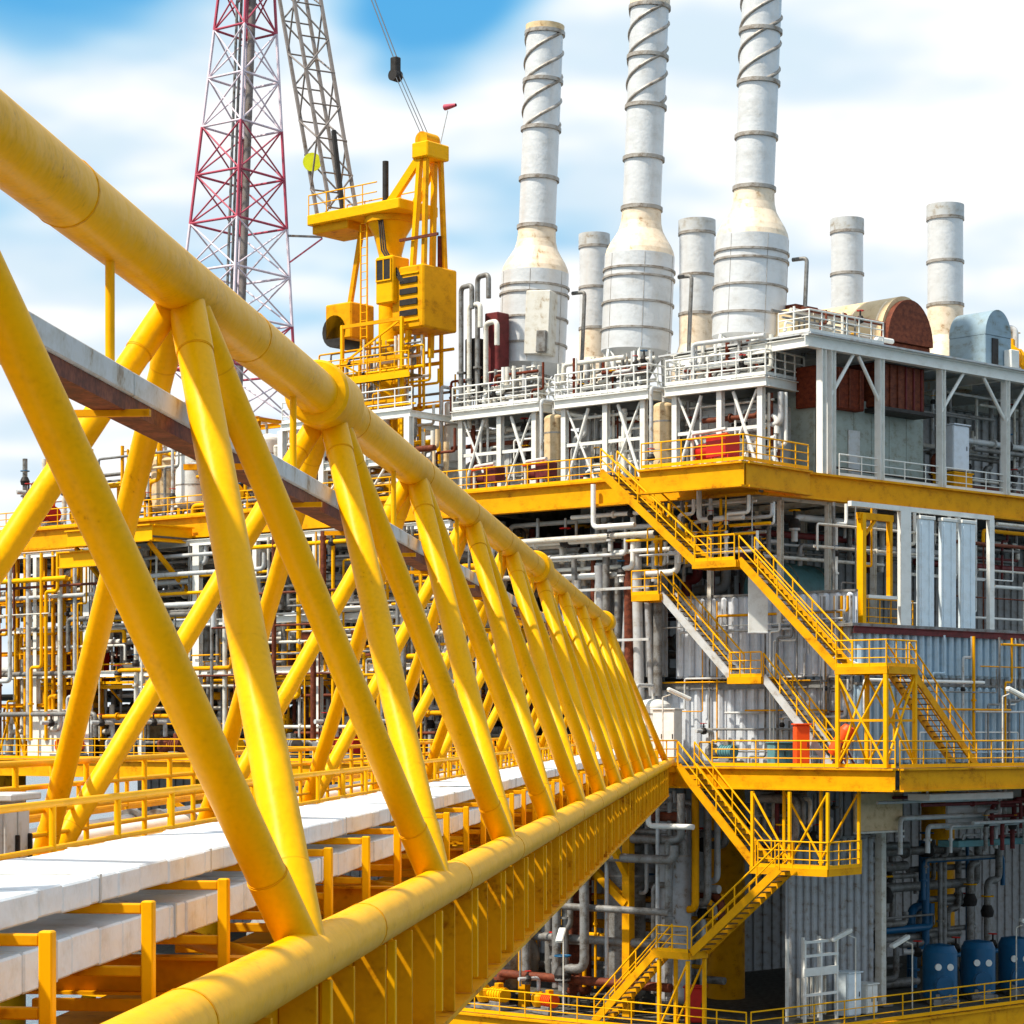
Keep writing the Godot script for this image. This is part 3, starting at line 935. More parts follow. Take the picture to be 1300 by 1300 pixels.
# ---------------------------------------------------------------- upper deck modules under the stacks
func build_upper_modules() -> void:
	var who := ["nearest the turbine hall", "in the middle of the row", "nearest the crane"]
	for k in 3:
		var zc := -4.4 - 6.66 * k
		var bal := thing("stack_balcony", "white steel balcony carrying the tall exhaust stack " + who[k], "balcony", Vector3(2.8, BALCONY, zc))
		bx(bal, "floor_plate", Vector3(4.4, -0.06, 0), Vector3(8.8, 0.08, 5.6), "grey_light")
		ibeam(bal, "edge_beam", Vector3(0, -0.3, -2.85), Vector3(0, -0.3, 2.85), 0.3, 0.45, "white")
		ibeam(bal, "edge_beam", Vector3(0.1, -0.3, 2.8), Vector3(8.8, -0.3, 2.8), 0.3, 0.45, "white")
		ibeam(bal, "edge_beam", Vector3(0.1, -0.3, -2.8), Vector3(8.8, -0.3, -2.8), 0.3, 0.45, "white")
		for z in [-2.4, 0.15, 2.4]:
			ibeam(bal, "column", Vector3(0.25, UPPER - BALCONY, z), Vector3(0.25, -0.5, z), 0.28, 0.28, "white")
			ibeam(bal, "column", Vector3(7.0, UPPER - BALCONY, z), Vector3(7.0, -0.5, z), 0.28, 0.28, "white")
		for s in [-1.0, 1.0]:
			rod(bal, "brace", Vector3(0.2, UPPER - BALCONY + 0.2, s * 2.3), Vector3(0.2, -0.6, s * 0.9), 0.085, "white")
			rod(bal, "brace", Vector3(0.2, UPPER - BALCONY + 0.2, s * 0.4), Vector3(0.2, -0.6, s * 2.2), 0.06, "white")
		bar(bal, "tie_beam", Vector3(0.25, -2.3, -2.4), Vector3(0.25, -2.3, 2.4), 0.12, 0.16, "white")
		railing("white balcony railing around the tall stack " + who[k], [Vector3(6.0, BALCONY, zc - 2.8), Vector3(2.8, BALCONY, zc - 2.8), Vector3(2.8, BALCONY, zc + 2.8), Vector3(6.0, BALCONY, zc + 2.8)], "white", "", 1.15, 0.8, "guardrail", CUR, 0.04, 2)
		# gas turbine enclosure below
		var e := thing("turbine_enclosure", "grey panelled turbine enclosure under the stack balcony " + who[k], "machine housing", Vector3(6.3, UPPER, zc))
		bev(e, "body", Vector3(0, 1.75, 0), Vector3(4.6, 3.4, 4.6), "grey_light", 0.06)
		for j in 4:
			bev(e, "side_panel", Vector3(-2.32, 1.7, -1.72 + j * 1.15), Vector3(0.05, 2.9, 1.08), "grey_light", 0.015)
		bev(e, "exhaust_duct", Vector3(0.0, 3.7, 0), Vector3(2.2, 0.6, 2.2), "grey", 0.05)
		bev(e, "louvre", Vector3(-2.36, 2.2, 0.6), Vector3(0.06, 0.9, 0.9), "dark", 0.01)
		# clutter on the balcony and under it
		pipework("grey and white pipe loops on the stack balcony " + who[k], Vector3(3.0, BALCONY, zc - 2.5), Vector3(4.0, BALCONY + 1.9, zc + 2.5), 26, 0.04, 0.12, ["white", "grey", "grey_light", "white_old", "rust"], "", 0.6)
		pipework("dark and white pipes in front of the turbine enclosure " + who[k], Vector3(3.4, UPPER, zc - 2.9), Vector3(3.9, UPPER + 3.8, zc + 2.9), 22, 0.04, 0.14, ["white", "grey", "grey_light", "white_old", "white", "brown"], "", 0.5)
		valve_box(["red valve skid beside the turbine hall corner column", "dark red valve skid at the deck edge below the middle stack", "dark red valve skid at the deck edge below the stack by the crane"][k], Vector3(1.1, UPPER, zc + [1.4, -2.2, 1.2][k]), ["red", "maroon", "maroon"][k], [1.25, 0.9, 0.9][k])
	for z in [-7.75, -14.4]:
		vertical_vessel("slim beige column vessel in the gap between two stack balconies", Vector3(3.4, UPPER, z), 0.5, 3.9, "beige", "beige column vessels between balconies")
	# long white gallery continuing left of the stacks
	steel_frame("white steel gallery frame left of the stack balconies on the upper deck", Vector3(0.6, UPPER, 0), [-30.5, -27.5, -24.5, -21.5], [0.0, 2.0, 4.3], [0.0, 6.0], "white", 0.36, true, "gallery_structure")
	railing("white gallery railing above the frame left of the stacks", [Vector3(0.6, UPPER + 4.5, -30.5), Vector3(0.6, UPPER + 4.5, -21.3)], "white", "", 1.1, 1.2, "guardrail", CUR, 0.035)
	# vent and gooseneck cluster by the left stack
	var g := thing("gooseneck_vents", "cluster of grey gooseneck vent pipes left of the tall stacks", "pipes", Vector3(3.2, UPPER + 3.6, -19.4))
	for j in 4:
		var z := -0.9 + j * 0.55
		var h := [7.2, 6.2, 7.6, 5.2][j] as float
		pipe(g, "vent_pipe", [Vector3(0, 0, z), Vector3(0, h, z), Vector3(-0.2, h, z + 0.9), Vector3(-0.2, h - 1.2, z + 0.9)], 0.13, "grey" if j % 2 == 0 else "white_old")
		flange(g, Vector3(0, h * 0.4, z), Vector3.UP, 0.22)
	bev(g, "silencer", Vector3(0.8, 4.0, 0.8), Vector3(0.9, 3.6, 0.9), "maroon", 0.05)
	bev(g, "silencer", Vector3(0.5, 3.2, -0.4), Vector3(0.7, 2.8, 0.8), "dark", 0.05)
	# yellow guard rails along the deck edge
	railing("yellow guardrail along the upper deck edge left of the stair head", [Vector3(0.05, UPPER, -30), Vector3(0.05, UPPER, -8.2)], "yellow_rail", "", 1.1, 1.3)
	railing("yellow guardrail on the projecting corner of the upper deck", [Vector3(-2.7, UPPER, -4.5), Vector3(-2.7, UPPER, 0.95), Vector3(2.4, UPPER, 0.95)], "yellow_rail", "", 1.1, 1.0)
	CUR = PR
	railing("white guardrail along the upper deck edge in front of the turbine hall", [Vector3(6.6, UPPER, 0.0), Vector3(24, UPPER, 0.0)], "white", "", 1.0, 1.9)
	CUR = PT

func valve_box(label: String, pos: Vector3, m: String, s: float) -> void:
	var o := thing("valve_skid", label, "valve skid", pos, -15)
	bev(o, "base", Vector3(0, 0.1, 0), Vector3(1.0, 0.2, 2.2) * s, m, 0.02)
	bev(o, "control_box", Vector3(0, 0.95 * s, 0.3), Vector3(0.7, 0.8, 1.1) * s, m, 0.03)
	rod(o, "actuator", Vector3(0, 0.85 * s, -1.0 * s), Vector3(0, 0.85 * s, -0.3 * s), 0.32 * s, m)
	for z in [-0.9, 0.0, 0.9]:
		bev(o, "leg", Vector3(-0.3 * s, 0.35 * s, z * s), Vector3(0.1, 0.5 * s, 0.1), m, 0.01)
	pipe(o, "pipe", [Vector3(-0.4, 0.2, -1.0) * s, Vector3(-0.4, 1.5, -1.0) * s, Vector3(-0.4, 1.5, 0.9) * s], 0.08, "white_old")
	rod(o, "rail", Vector3(-0.5, 1.3, -1.1) * s, Vector3(-0.5, 1.3, 1.1) * s, 0.05, "orange")

# ---------------------------------------------------------------- white framed turbine hall on the right
func build_turbine_hall() -> void:
	CUR = PR
	var top := 52.6
	var o := thing("turbine_hall_frame", "white portal frame with knee braces on the upper deck right of the stacks", "frame", Vector3(0, UPPER, 0))
	var h := top - UPPER
	var xs := [5.0, 5.8, 10.06, 15.7, 22.0, 29.0]
	for x in xs:
		ibeam(o, "column", Vector3(x, 0, 0.05), Vector3(x, h - 0.25, 0.05), 0.36, 0.36, "white")
	for x in [10.06, 15.7, 22.0, 29.0]:
		ibeam(o, "rear_column", Vector3(x, 0, -8), Vector3(x, h - 0.25, -8), 0.36, 0.36, "white_old")
	ibeam(o, "roof_beam", Vector3(3.6, h, 0.05), Vector3(40, h, 0.05), 0.4, 0.55, "white")
	ibeam(o, "roof_beam", Vector3(3.6, h, -8), Vector3(40, h, -8), 0.4, 0.55, "white_old")
	for x in [3.8, 10.06, 15.7, 22.0, 29.0]:
		ibeam(o, "rafter", Vector3(x, h - 0.04, -8), Vector3(x, h - 0.04, 0), 0.3, 0.45, "white")
	for q in [[5.8, 1.9], [10.06, -1.9], [15.7, 2.1], [22.0, -2.2], [22.0, 2.2], [29.0, -2.2]]:
		rod(o, "knee_brace", Vector3(q[0], h - 2.3, 0.05), Vector3(q[0] + q[1], h - 0.3, 0.05), 0.09, "white")
	blk(o, "roof_plate", Vector3(3.6, h + 0.28, -9), Vector3(40, h + 0.36, 0.4), "grey_light")
	# machinery enclosures inside the frame
	var e := thing("generator_enclosure", "long green grey panelled generator enclosure behind the white portal frame", "machine housing", Vector3(6.4, UPPER, -1.2))
	for k in 6:
		var m := bev(e, "wall_panel", Vector3(0.85 + k * 1.6, 2.0, -0.05), Vector3(1.57, 3.7, 0.1), "enclosure", 0.02)
	bev(e, "body", Vector3(4.8, 1.95, -2.3), Vector3(9.5, 3.8, 4.3), "enclosure", 0.05)
	bev(e, "door", Vector3(3.2, 1.3, 0.04), Vector3(1.0, 2.2, 0.08), "grey_light", 0.02)
	bar(e, "pipe_rail", Vector3(0.2, 0.5, 0.5), Vector3(9.4, 0.35, 0.5), 0.1, 0.1, "dark")
	var d := thing("intake_duct", "dark brown ribbed intake duct hanging below the hall roof", "duct", Vector3(12.9, 50.2, -1.4))
	bev(d, "body", Vector3(0, 1.1, 0), Vector3(4.3, 2.1, 1.8), "brown", 0.05)
	for k in 6:
		bev(d, "rib", Vector3(-1.8 + k * 0.72, 1.1, 0.93), Vector3(0.12, 2.0, 0.1), "maroon" if k > 2 else "brown", 0.02)
	bev(d, "lower_frame", Vector3(0, -0.1, 0.3), Vector3(4.6, 0.2, 2.2), "dark", 0.03)
	var d2 := thing("grey_brown_duct", "brown pitched duct filling the first bay of the white portal frame", "duct", Vector3(8.0, 49.9, -1.5))
	bev(d2, "body", Vector3(0, 1.0, 0), Vector3(3.7, 1.9, 1.6), "rust", 0.05)
	for k in 4:
		bev(d2, "rib", Vector3(-1.4 + k * 0.93, 1.0, 0.83), Vector3(0.1, 1.8, 0.1), "brown", 0.02)
	cabinet("tall pale lilac cabinet on yellow base right of the generator enclosure", Vector3(18.2, UPPER + 0.9, -0.8), 0, Vector3(1.5, 2.2, 1.0), "clad_light", 1)
	var yb := thing("equipment_plinth", "yellow plinth under the pale lilac cabinet on the upper deck", "plinth", Vector3(18.2, UPPER, -0.8))
	bev(yb, "block", Vector3(0, 0.45, 0), Vector3(1.8, 0.9, 1.3), "yellow_old", 0.04)
	bev(yb, "rim", Vector3(0, 0.86, 0), Vector3(1.9, 0.06, 1.4), "yellow_rail", 0.01)
	pipework("mixed pipes in the right bays of the white portal frame", Vector3(16.2, UPPER, -2.5), Vector3(28, UPPER + 5.2, -1.4), 26, 0.05, 0.16, ["grey", "white_old", "grey", "grey_light", "brown"], "", 0.5)
	corrugated("pale grey corrugated back wall inside the right half of the portal frame hall", Vector3(15.8, 0, -7.6), Vector3(44, 0, -7.6), UPPER, top - 0.4, "clad_grey", 0.9, 0.16, "hall_back_wall")
	# roof equipment
	var a := thing("arched_housing", "beige half round air intake housing with brown arched end on the hall roof", "machine housing", Vector3(16.2, top + 0.36, -4.0))
	arch(a, "shell", 2.3, 6.0, "beige", Vector3(0, 0.95, -1.4))
	arch(a, "end_panel", 2.14, 0.3, "brown", Vector3(0, 0.9, 1.8))
	bev(a, "base", Vector3(0, 0.45, -1.4), Vector3(4.6, 0.94, 6.0), "beige", 0.04)
	bev(a, "end_base", Vector3(0, 0.45, 1.66), Vector3(4.3, 0.88, 0.2), "brown", 0.03)
	for k in 4:
		arch(a, "rib", 2.36, 0.1, "scorched", Vector3(0, 0.88, 1.2 - k * 1.7))
	var b := thing("blue_hood", "blue grey rounded cooler hood on the hall roof beside the banded vent", "machine housing", Vector3(21.9, top + 0.36, -1.4))
	arch(b, "hood", 1.3, 2.2, "hood_blue", Vector3(0, 1.6, 0))
	bev(b, "body", Vector3(0, 0.8, 0), Vector3(2.6, 1.6, 2.2), "hood_blue", 0.04)
	bev(b, "door", Vector3(-0.4, 0.8, 1.13), Vector3(0.6, 1.3, 0.06), "dark", 0.01)
	bev(b, "meter_box", Vector3(0.9, 0.5, 1.35), Vector3(0.8, 0.9, 0.45), "white", 0.03)
	var c := thing("cooler_block", "grey finned cooler block on the hall roof behind the stack", "machine housing", Vector3(8.6, top + 0.36, -4.6))
	bev(c, "body", Vector3(0, 0.9, 0), Vector3(3.6, 1.8, 3.2), "beige", 0.05)
	for k in 8:
		bev(c, "fin", Vector3(-1.6 + k * 0.45, 0.9, 1.63), Vector3(0.08, 1.5, 0.08), "grey", 0.01)
	bev(c, "cap", Vector3(0.3, 2.0, 0), Vector3(2.0, 0.4, 2.2), "brown", 0.03)
	pump_skid("yellow motor skid at the right end of the hall roof", Vector3(26.5, top + 0.36, -2.2), 20, "yellow_rail", "yellow_old", 1.5)
	cabinet("cream roof cabinet behind the yellow motor skid", Vector3(28.2, top + 0.36, -5), 0, Vector3(4.2, 2.9, 2.0), "beige", 3)
	pipework("white pipe runs on the hall roof edge above the portal frame", Vector3(4.0, top + 0.4, -2.4), Vector3(13.0, top + 1.9, -1.0), 14, 0.05, 0.14, ["white", "white_old", "grey", "brown"], "", 0.45)
	railing("white railing along the hall roof edge over the portal frame", [Vector3(3.6, top + 0.36, -1.5), Vector3(3.6, top + 0.36, 0.3), Vector3(10.0, top + 0.36, 0.3)], "white", "", 1.0, 1.0, "guardrail", CUR, 0.035)
	CUR = PT

func arch(p: Node, called: String, r: float, depth: float, m: String, at: Vector3) -> void:
	var n := 20
	var v := PackedVector3Array()
	var nn := PackedVector3Array()
	var idx := PackedInt32Array()
	var z0 := depth * 0.5
	for i in n + 1:
		var an := PI * i / n
		var d := Vector3(cos(an), sin(an), 0)
		v.append(d * r + Vector3(0, 0, z0))
		v.append(d * r - Vector3(0, 0, z0))
		nn.append(d)
		nn.append(d)
	for i in n:
		var q := i * 2
		idx.append_array([q, q + 2, q + 1, q + 1, q + 2, q + 3])
	for s in [1.0, -1.0]:
		var base := v.size()
		v.append(Vector3(0, 0, z0 * s))
		nn.append(Vector3(0, 0, s))
		for i in n + 1:
			var an := PI * i / n
			v.append(Vector3(cos(an) * r, sin(an) * r, z0 * s))
			nn.append(Vector3(0, 0, s))
		for i in n:
			if s > 0:
				idx.append_array([base, base + 2 + i, base + 1 + i])
			else:
				idx.append_array([base, base + 1 + i, base + 2 + i])
	put(p, called, arrays_mesh(v, nn, idx), Transform3D(Basis(), at), m)

# ---------------------------------------------------------------- stairs
func landing(label: String, c: Vector3, size: Vector3, m := "yellow_old") -> void:
	var o := thing("stair_landing", label, "landing", c)
	bx(o, "floor_grating", Vector3(0, -0.03, 0), Vector3(size.x - 0.1, 0.05, size.z - 0.1), "grating")
	for s in [-1.0, 1.0]:
		bar(o, "edge_channel", Vector3(s * size.x * 0.5, -0.14, -size.z * 0.5), Vector3(s * size.x * 0.5, -0.14, size.z * 0.5), 0.08, 0.3, m)
		bar(o, "edge_channel", Vector3(-size.x * 0.5 + 0.05, -0.14, s * size.z * 0.5), Vector3(size.x * 0.5 - 0.05, -0.14, s * size.z * 0.5), 0.08, 0.3, m)

func build_stairs() -> void:
	var x := -2.2
	stair("yellow stair flight from the upper deck edge down to the first landing", Vector3(x, UPPER, -6.7), Vector3(x, 42.4, -1.5), 1.2)
	landing("yellow stair landing below the corner of the upper deck", Vector3(x, 42.4, -0.35), Vector3(1.6, 0.3, 2.3))
	railing("yellow railing on the landing below the upper deck corner", [Vector3(x - 0.8, 42.4, -1.4), Vector3(x - 0.8, 42.4, 0.7)], "yellow_rail", "", 1.1, 0.7)
	stair("yellow stair flight from the landing below the deck corner to the braced tower", Vector3(x, 42.4, 0.8), Vector3(x, 37.7, 5.7), 1.2)
	landing("yellow landing on top of the braced stair tower", Vector3(x + 0.4, 37.7, 7.0), Vector3(2.4, 0.3, 2.5))
	railing("yellow railing around the top of the braced stair tower", [Vector3(x - 0.8, 37.7, 5.8), Vector3(x - 0.8, 37.7, 8.2), Vector3(x + 1.6, 37.7, 8.2)], "yellow_rail", "", 1.1, 0.8)
	# tower of four posts with crossed braces under the landing
	var t := thing("stair_tower", "yellow braced stair tower standing on the middle deck", "tower", Vector3(x + 0.4, MIDDLE, 7.0))
	var hw := 1.15
	var top := 37.45 - MIDDLE
	for sx in [-1.0, 1.0]:
		for sz in [-1.0, 1.0]:
			bar(t, "post", Vector3(sx * hw, 0, sz * hw), Vector3(sx * hw, top, sz * hw), 0.16, 0.16, "yellow_rail")
	for s in [-1.0, 1.0]:
		rod(t, "brace", Vector3(s * hw, 0.1, -hw), Vector3(s * hw, top - 0.1, hw), 0.05, "yellow_rail")
		rod(t, "brace", Vector3(s * hw, 0.1, hw), Vector3(s * hw, top - 0.1, -hw), 0.05, "yellow_rail")
		rod(t, "brace", Vector3(-hw, 0.1, s * hw), Vector3(hw, top - 0.1, s * hw), 0.05, "yellow_rail")
		rod(t, "brace", Vector3(hw, 0.1, s * hw), Vector3(-hw, top - 0.1, s * hw), 0.05, "yellow_rail")
		bar(t, "tie_beam", Vector3(s * hw, top * 0.5, -hw), Vector3(s * hw, top * 0.5, hw), 0.08, 0.1, "yellow_old")
		bar(t, "tie_beam", Vector3(-hw, top * 0.5, s * hw), Vector3(hw, top * 0.5, s * hw), 0.08, 0.1, "yellow_old")
	stair("yellow stair flight from the braced tower down to the right along the blue wall", Vector3(-0.4, 37.7, 7.2), Vector3(5.3, MIDDLE, 7.2), 1.1)
	# inner grey stairs
	landing("small yellow landing with railing left of the inner stairs", Vector3(0.6, 41.3, -6.2), Vector3(1.4, 0.3, 1.6))
	railing("yellow railing of the small landing above the inner stairs", [Vector3(-0.1, 41.3, -7.0), Vector3(-0.1, 41.3, -5.5)], "yellow_rail", "", 1.1, 0.7)
	stair("inner stair flight with pale grey stringers in front of the light cladding", Vector3(0.6, 41.3, -5.5), Vector3(0.6, 37.45, -1.6), 1.0, "yellow_rail", "grey_light")
	landing("yellow landing between the two inner stair flights", Vector3(0.6, 37.45, -0.8), Vector3(1.3, 0.3, 1.8))
	railing("yellow railing on the landing between the inner stair flights", [Vector3(-0.05, 37.45, -1.6), Vector3(-0.05, 37.45, 0.1)], "yellow_rail", "", 1.1, 0.6)
	stair("inner stair flight with pale grey stringers ending at the middle deck", Vector3(0.6, 37.45, 0.1), Vector3(0.6, MIDDLE, 3.6), 1.0, "yellow_rail", "grey_light")
	# flights below the middle deck
	var xo := -3.6
	stair("yellow stair flight from the bridge landing down to the hanging landing", Vector3(xo, MIDDLE, -1.4), Vector3(xo, 29.4, 2.6), 1.2)
	landing("long yellow landing hanging below the middle deck", Vector3(xo + 0.3, 29.4, 4.5), Vector3(2.6, 0.4, 3.8))
	railing("yellow railing on the long hanging landing", [Vector3(xo - 1.0, 29.4, 3.0), Vector3(xo - 1.0, 29.4, 6.4), Vector3(xo + 1.6, 29.4, 6.4)], "yellow_rail", "", 1.1, 0.8)
	var c := thing("landing_cage", "yellow hanger frame with crossed braces carrying the long hanging landing", "frame", Vector3(xo + 0.3, 29.4, 4.5))
	for sx in [-1.2, 1.2]:
		for sz in [-1.85, 0.0, 1.85]:
			bar(c, "hanger", Vector3(sx, 0, sz), Vector3(sx, MIDDLE - 29.4 - 1.0, sz), 0.12, 0.12, "yellow_rail")
		rod(c, "brace", Vector3(sx, 0.1, -0.1), Vector3(sx, MIDDLE - 30.5, 1.8), 0.05, "yellow_rail")
		rod(c, "brace", Vector3(sx, 0.1, 0.1), Vector3(sx, MIDDLE - 30.5, -1.8), 0.05, "yellow_rail")
	var x2 := -4.9
	stair("yellow stair flight from the hanging landing back down to a small post landing", Vector3(x2, 29.4, 4.6), Vector3(x2, 25.7, 0.2), 1.1)
	landing("small yellow landing on posts half way to the lower deck", Vector3(x2, 25.7, -0.7), Vector3(1.4, 0.4, 1.7))
	railing("yellow railing on the small post landing", [Vector3(x2 - 0.7, 25.7, -1.5), Vector3(x2 - 0.7, 25.7, 0.1)], "yellow_rail", "", 1.1, 0.7)
	stair("yellow stair flight from the small post landing to the lower deck", Vector3(x2, 25.7, -1.6), Vector3(x2, LOWER, -5.0), 1.1)
	var ps := thing("landing_posts", "yellow post trestle under the small landing on the lower deck", "frame", Vector3(x2, LOWER, -0.7))
	for sx in [-0.6, 0.6]:
		for sz in [-0.75, 0.75]:
			bar(ps, "post", Vector3(sx, 0, sz), Vector3(sx, 2.95, sz), 0.14, 0.14, "yellow_rail")
		rod(ps, "brace", Vector3(sx, 0.1, -0.7), Vector3(sx, 2.8, 0.7), 0.05, "yellow_rail")
	# deck rails
	railing("yellow guardrail along the middle deck edge by the stairs", [Vector3(-2.8, MIDDLE, -0.6), Vector3(-2.8, MIDDLE, 8.5)], "yellow_rail", "", 1.1, 1.1)
	railing("yellow guardrail along the middle deck edge in front of the blue wall", [Vector3(-2.6, MIDDLE, 8.6), Vector3(24, MIDDLE, 8.6 + 26.6 * tan(deg_to_rad(7.0)))], "yellow_rail", "", 1.1, 1.6)
	railing("yellow guardrail along the lower deck edge below the bridge", [Vector3(-6.2, LOWER, -26), Vector3(-6.2, LOWER, 3.5)], "yellow_rail", "", 1.1, 1.5)
	railing("yellow guardrail along the lower deck edge by the blue pumps", [Vector3(-6.0, LOWER, 3.6), Vector3(26, LOWER, 3.6 + 32.0 * tan(deg_to_rad(7.0)))], "yellow_rail", "", 1.1, 2.0)
	# bridge landing
	var bl := thing("bridge_landing", "yellow landing box where the bridge meets the middle deck", "landing", Vector3(-4.4, MIDDLE, -7.2))
	bev(bl, "floor", Vector3(0, -0.15, 0), Vector3(3.2, 0.3, 9.5), "yellow_old", 0.03)
	for z in [-4.5, 0.0, 4.5]:
		ibeam(bl, "support_beam", Vector3(-1.5, -0.6, z), Vector3(1.6, -0.6, z), 0.3, 0.6, "yellow_old")
	bev(bl, "threshold_plate", Vector3(-1.0, 0.03, 3.0), Vector3(1.0, 0.04, 3.0), "yellow_rail", 0.01)
	railing("yellow guardrail around the bridge landing", [Vector3(-6.0, MIDDLE, -3.6), Vector3(-6.0, MIDDLE, -2.4), Vector3(-2.9, MIDDLE, -2.4)], "yellow_rail", "", 1.1, 0.7)

# ---------------------------------------------------------------- between middle and upper deck
func build_middle_level() -> void:
	corrugated("pale grey corrugated cladding wall above the mezzanine line behind the inner stairs", Vector3(2.5, 0, -6.4), Vector3(2.5, 0, 3.4), 37.5, 41.2, "clad_light", 0.62, 0.36)
	corrugated("white grey corrugated cladding wall at middle deck level behind the stairs", Vector3(2.5, 0, -8.6), Vector3(2.5, 0, 3.4), MIDDLE, 37.1, "clad_light", 0.62, 0.36)
	CUR = PR
	corrugated("blue grey corrugated cladding wall above the mezzanine line right of the stair tower", Vector3(3.0, 0, 3.3), Vector3(30, 0, 3.3), 37.5, 39.6, "clad_blue", 0.66, 0.36)
	corrugated("blue grey corrugated cladding wall at middle deck level right of the stair tower", Vector3(3.0, 0, 3.3), Vector3(30, 0, 3.3), MIDDLE, 37.1, "clad_blue", 0.66, 0.36)
	var rf := thing("annex_roof", "grey flat roof over the blue clad annex", "roof", Vector3(2.6, 39.7, -1.0))
	bx(rf, "roof_plate", Vector3(13.7, 0.02, 2.2), Vector3(27.6, 0.14, 4.6), "grey")
	ibeam(rf, "eaves_beam", Vector3(0, -0.2, 4.5), Vector3(27.4, -0.2, 4.5), 0.2, 0.3, "maroon")
	# four tall pale blue panels in a white frame
	var zf := 2.6
	var f := thing("panel_frame", "white pipe frame around the tall pale blue louvre panels", "frame", Vector3(0, 39.8, zf))
	bar(f, "post", Vector3(8.3, -0.4, 0), Vector3(8.3, 5.2, 0), 0.2, 0.9, "white")
	bar(f, "post", Vector3(16.2, -0.6, 0), Vector3(16.2, 5.2, 0), 0.2, 0.45, "white")
	bar(f, "top_bar", Vector3(3.6, 5.3, 0), Vector3(16.4, 5.3, 0), 0.2, 0.22, "white")
	bar(f, "middle_bar", Vector3(8.6, 2.4, -0.2), Vector3(16.0, 2.4, -0.2), 0.1, 0.14, "grey_light")
	for k in 3:
		var lx: float = [10.0, 12.0, 13.8][k]
		var p := thing("louvre_panel", "tall pale blue louvre panel hanging in the white frame", "panel", Vector3(lx, 39.8, zf), 0, "tall pale blue louvre panels")
		bev(p, "sheet", Vector3(0, 2.4, 0.1), Vector3(1.3, 5.0, 0.22), "panel_blue", 0.03)
		bev(p, "fold", Vector3(-0.5, 2.4, 0.23), Vector3(0.1, 4.9, 0.06), "panel_blue", 0.015)
		bev(p, "fold", Vector3(0.2, 2.4, 0.23), Vector3(0.1, 4.9, 0.06), "panel_blue", 0.015)
		bev(p, "top_cap", Vector3(0, 4.98, 0.12), Vector3(1.36, 0.16, 0.3), "white", 0.02)
	# yellow davit posts left of the panels
	var dv := thing("davit_frame", "yellow davit frame standing left of the pale blue panels", "frame", Vector3(4.6, 39.8, 2.6))
	bar(dv, "post", Vector3(0, 0, 0), Vector3(0, 4.9, 0), 0.34, 0.3, "yellow_rail")
	bar(dv, "post", Vector3(2.4, 1.2, 0), Vector3(2.4, 4.9, 0), 0.22, 0.22, "yellow_old")
	bar(dv, "cross_arm", Vector3(-0.3, 4.8, 0), Vector3(2.6, 4.8, 0), 0.22, 0.3, "yellow_old")
	bar(dv, "knee", Vector3(0.1, 3.8, 0), Vector3(1.2, 4.7, 0), 0.12, 0.12, "yellow_old")
	bar(dv, "shelf", Vector3(0.4, 1.25, 0), Vector3(2.9, 1.25, 0), 0.3, 0.14, "white")
	railing("yellow railing behind the davit frame on the annex roof", [Vector3(3.2, 39.8, 2.0), Vector3(10.0, 39.8, 2.0)], "yellow_rail", "", 1.2, 1.0)
	CUR = PT
	var wp := thing("windbreak_screen", "plain off white upright screen hanging below the stair landing", "screen", Vector3(-1.5, 39.3, 0.9), -50)
	bev(wp, "sheet", Vector3(0, 1.3, 0), Vector3(0.85, 2.6, 0.08), "white", 0.015)
	bev(wp, "top_hook", Vector3(0, 2.7, 0), Vector3(0.1, 0.3, 0.06), "grey", 0.01)
	bev(wp, "bottom_trim", Vector3(0, 0.02, 0.01), Vector3(0.88, 0.06, 0.1), "grey_light", 0.01)
	corrugated("tall grey upright panel bank behind the riser pipes left of the stairs", Vector3(2.2, 0, -13.5), Vector3(2.2, 0, -6.7), 37.6, 43.6, "clad_grey", 0.6, 0.34, "panel_bank_wall")
	# pipe forest left of the cladding
	var pf := thing("riser_bank", "bank of tall grey and brown riser pipes left of the light cladding", "pipes", Vector3(1.2, 37.3, -9.2))
	for k in 12:
		var z := -2.2 + k * 0.42
		var m: String = ["grey", "clad_grey", "brown", "grey_light", "clad_grey", "grey"][k % 6]
		rod(pf, "riser", Vector3(rng.randf_range(-0.3, 0.5), -3.7 if k % 3 == 0 else -0.6, z), Vector3(rng.randf_range(-0.3, 0.5), 5.6 + rng.randf_range(-0.8, 1.2), z), rng.randf_range(0.12, 0.24), m)
	bar(pf, "pipe_clamp", Vector3(-0.5, 2.0, -2.4), Vector3(-0.5, 2.0, 2.6), 0.08, 0.12, "grey_light")
	bar(pf, "pipe_clamp", Vector3(-0.5, 4.4, -2.4), Vector3(-0.5, 4.4, 2.6), 0.08, 0.12, "grey_light")
	pipework("white and grey pipes directly below the upper deck left of the stairs", Vector3(0.6, 42.0, -20), Vector3(2.6, UPPER - 1.4, -5.5), 34, 0.05, 0.16, ["white", "white_old", "grey_light", "grey", "white"], "", 0.3)
	pipework("dark pipes deep in the hall below the upper deck", Vector3(4, MIDDLE, -24), Vector3(9, UPPER - 1.5, -6), 44, 0.08, 0.3, ["grey", "grey", "maroon", "grey", "grey_light"], "", 0.5)
	pipework("thin conduits and cables clipped over the light cladding behind the inner stairs", Vector3(1.7, MIDDLE, -6.4), Vector3(2.15, 41.0, 3.2), 30, 0.025, 0.07, ["white", "grey", "yellow_old", "grey_light", "brown"], "", 0.45)
	pipework("pipes and cables hanging along the deck edge behind the upper stair flight", Vector3(-1.2, 42.6, -6.0), Vector3(0.2, UPPER - 1.3, 0.6), 22, 0.03, 0.09, ["white", "grey_light", "yellow_rail", "grey"], "", 0.5)
	CUR = PR
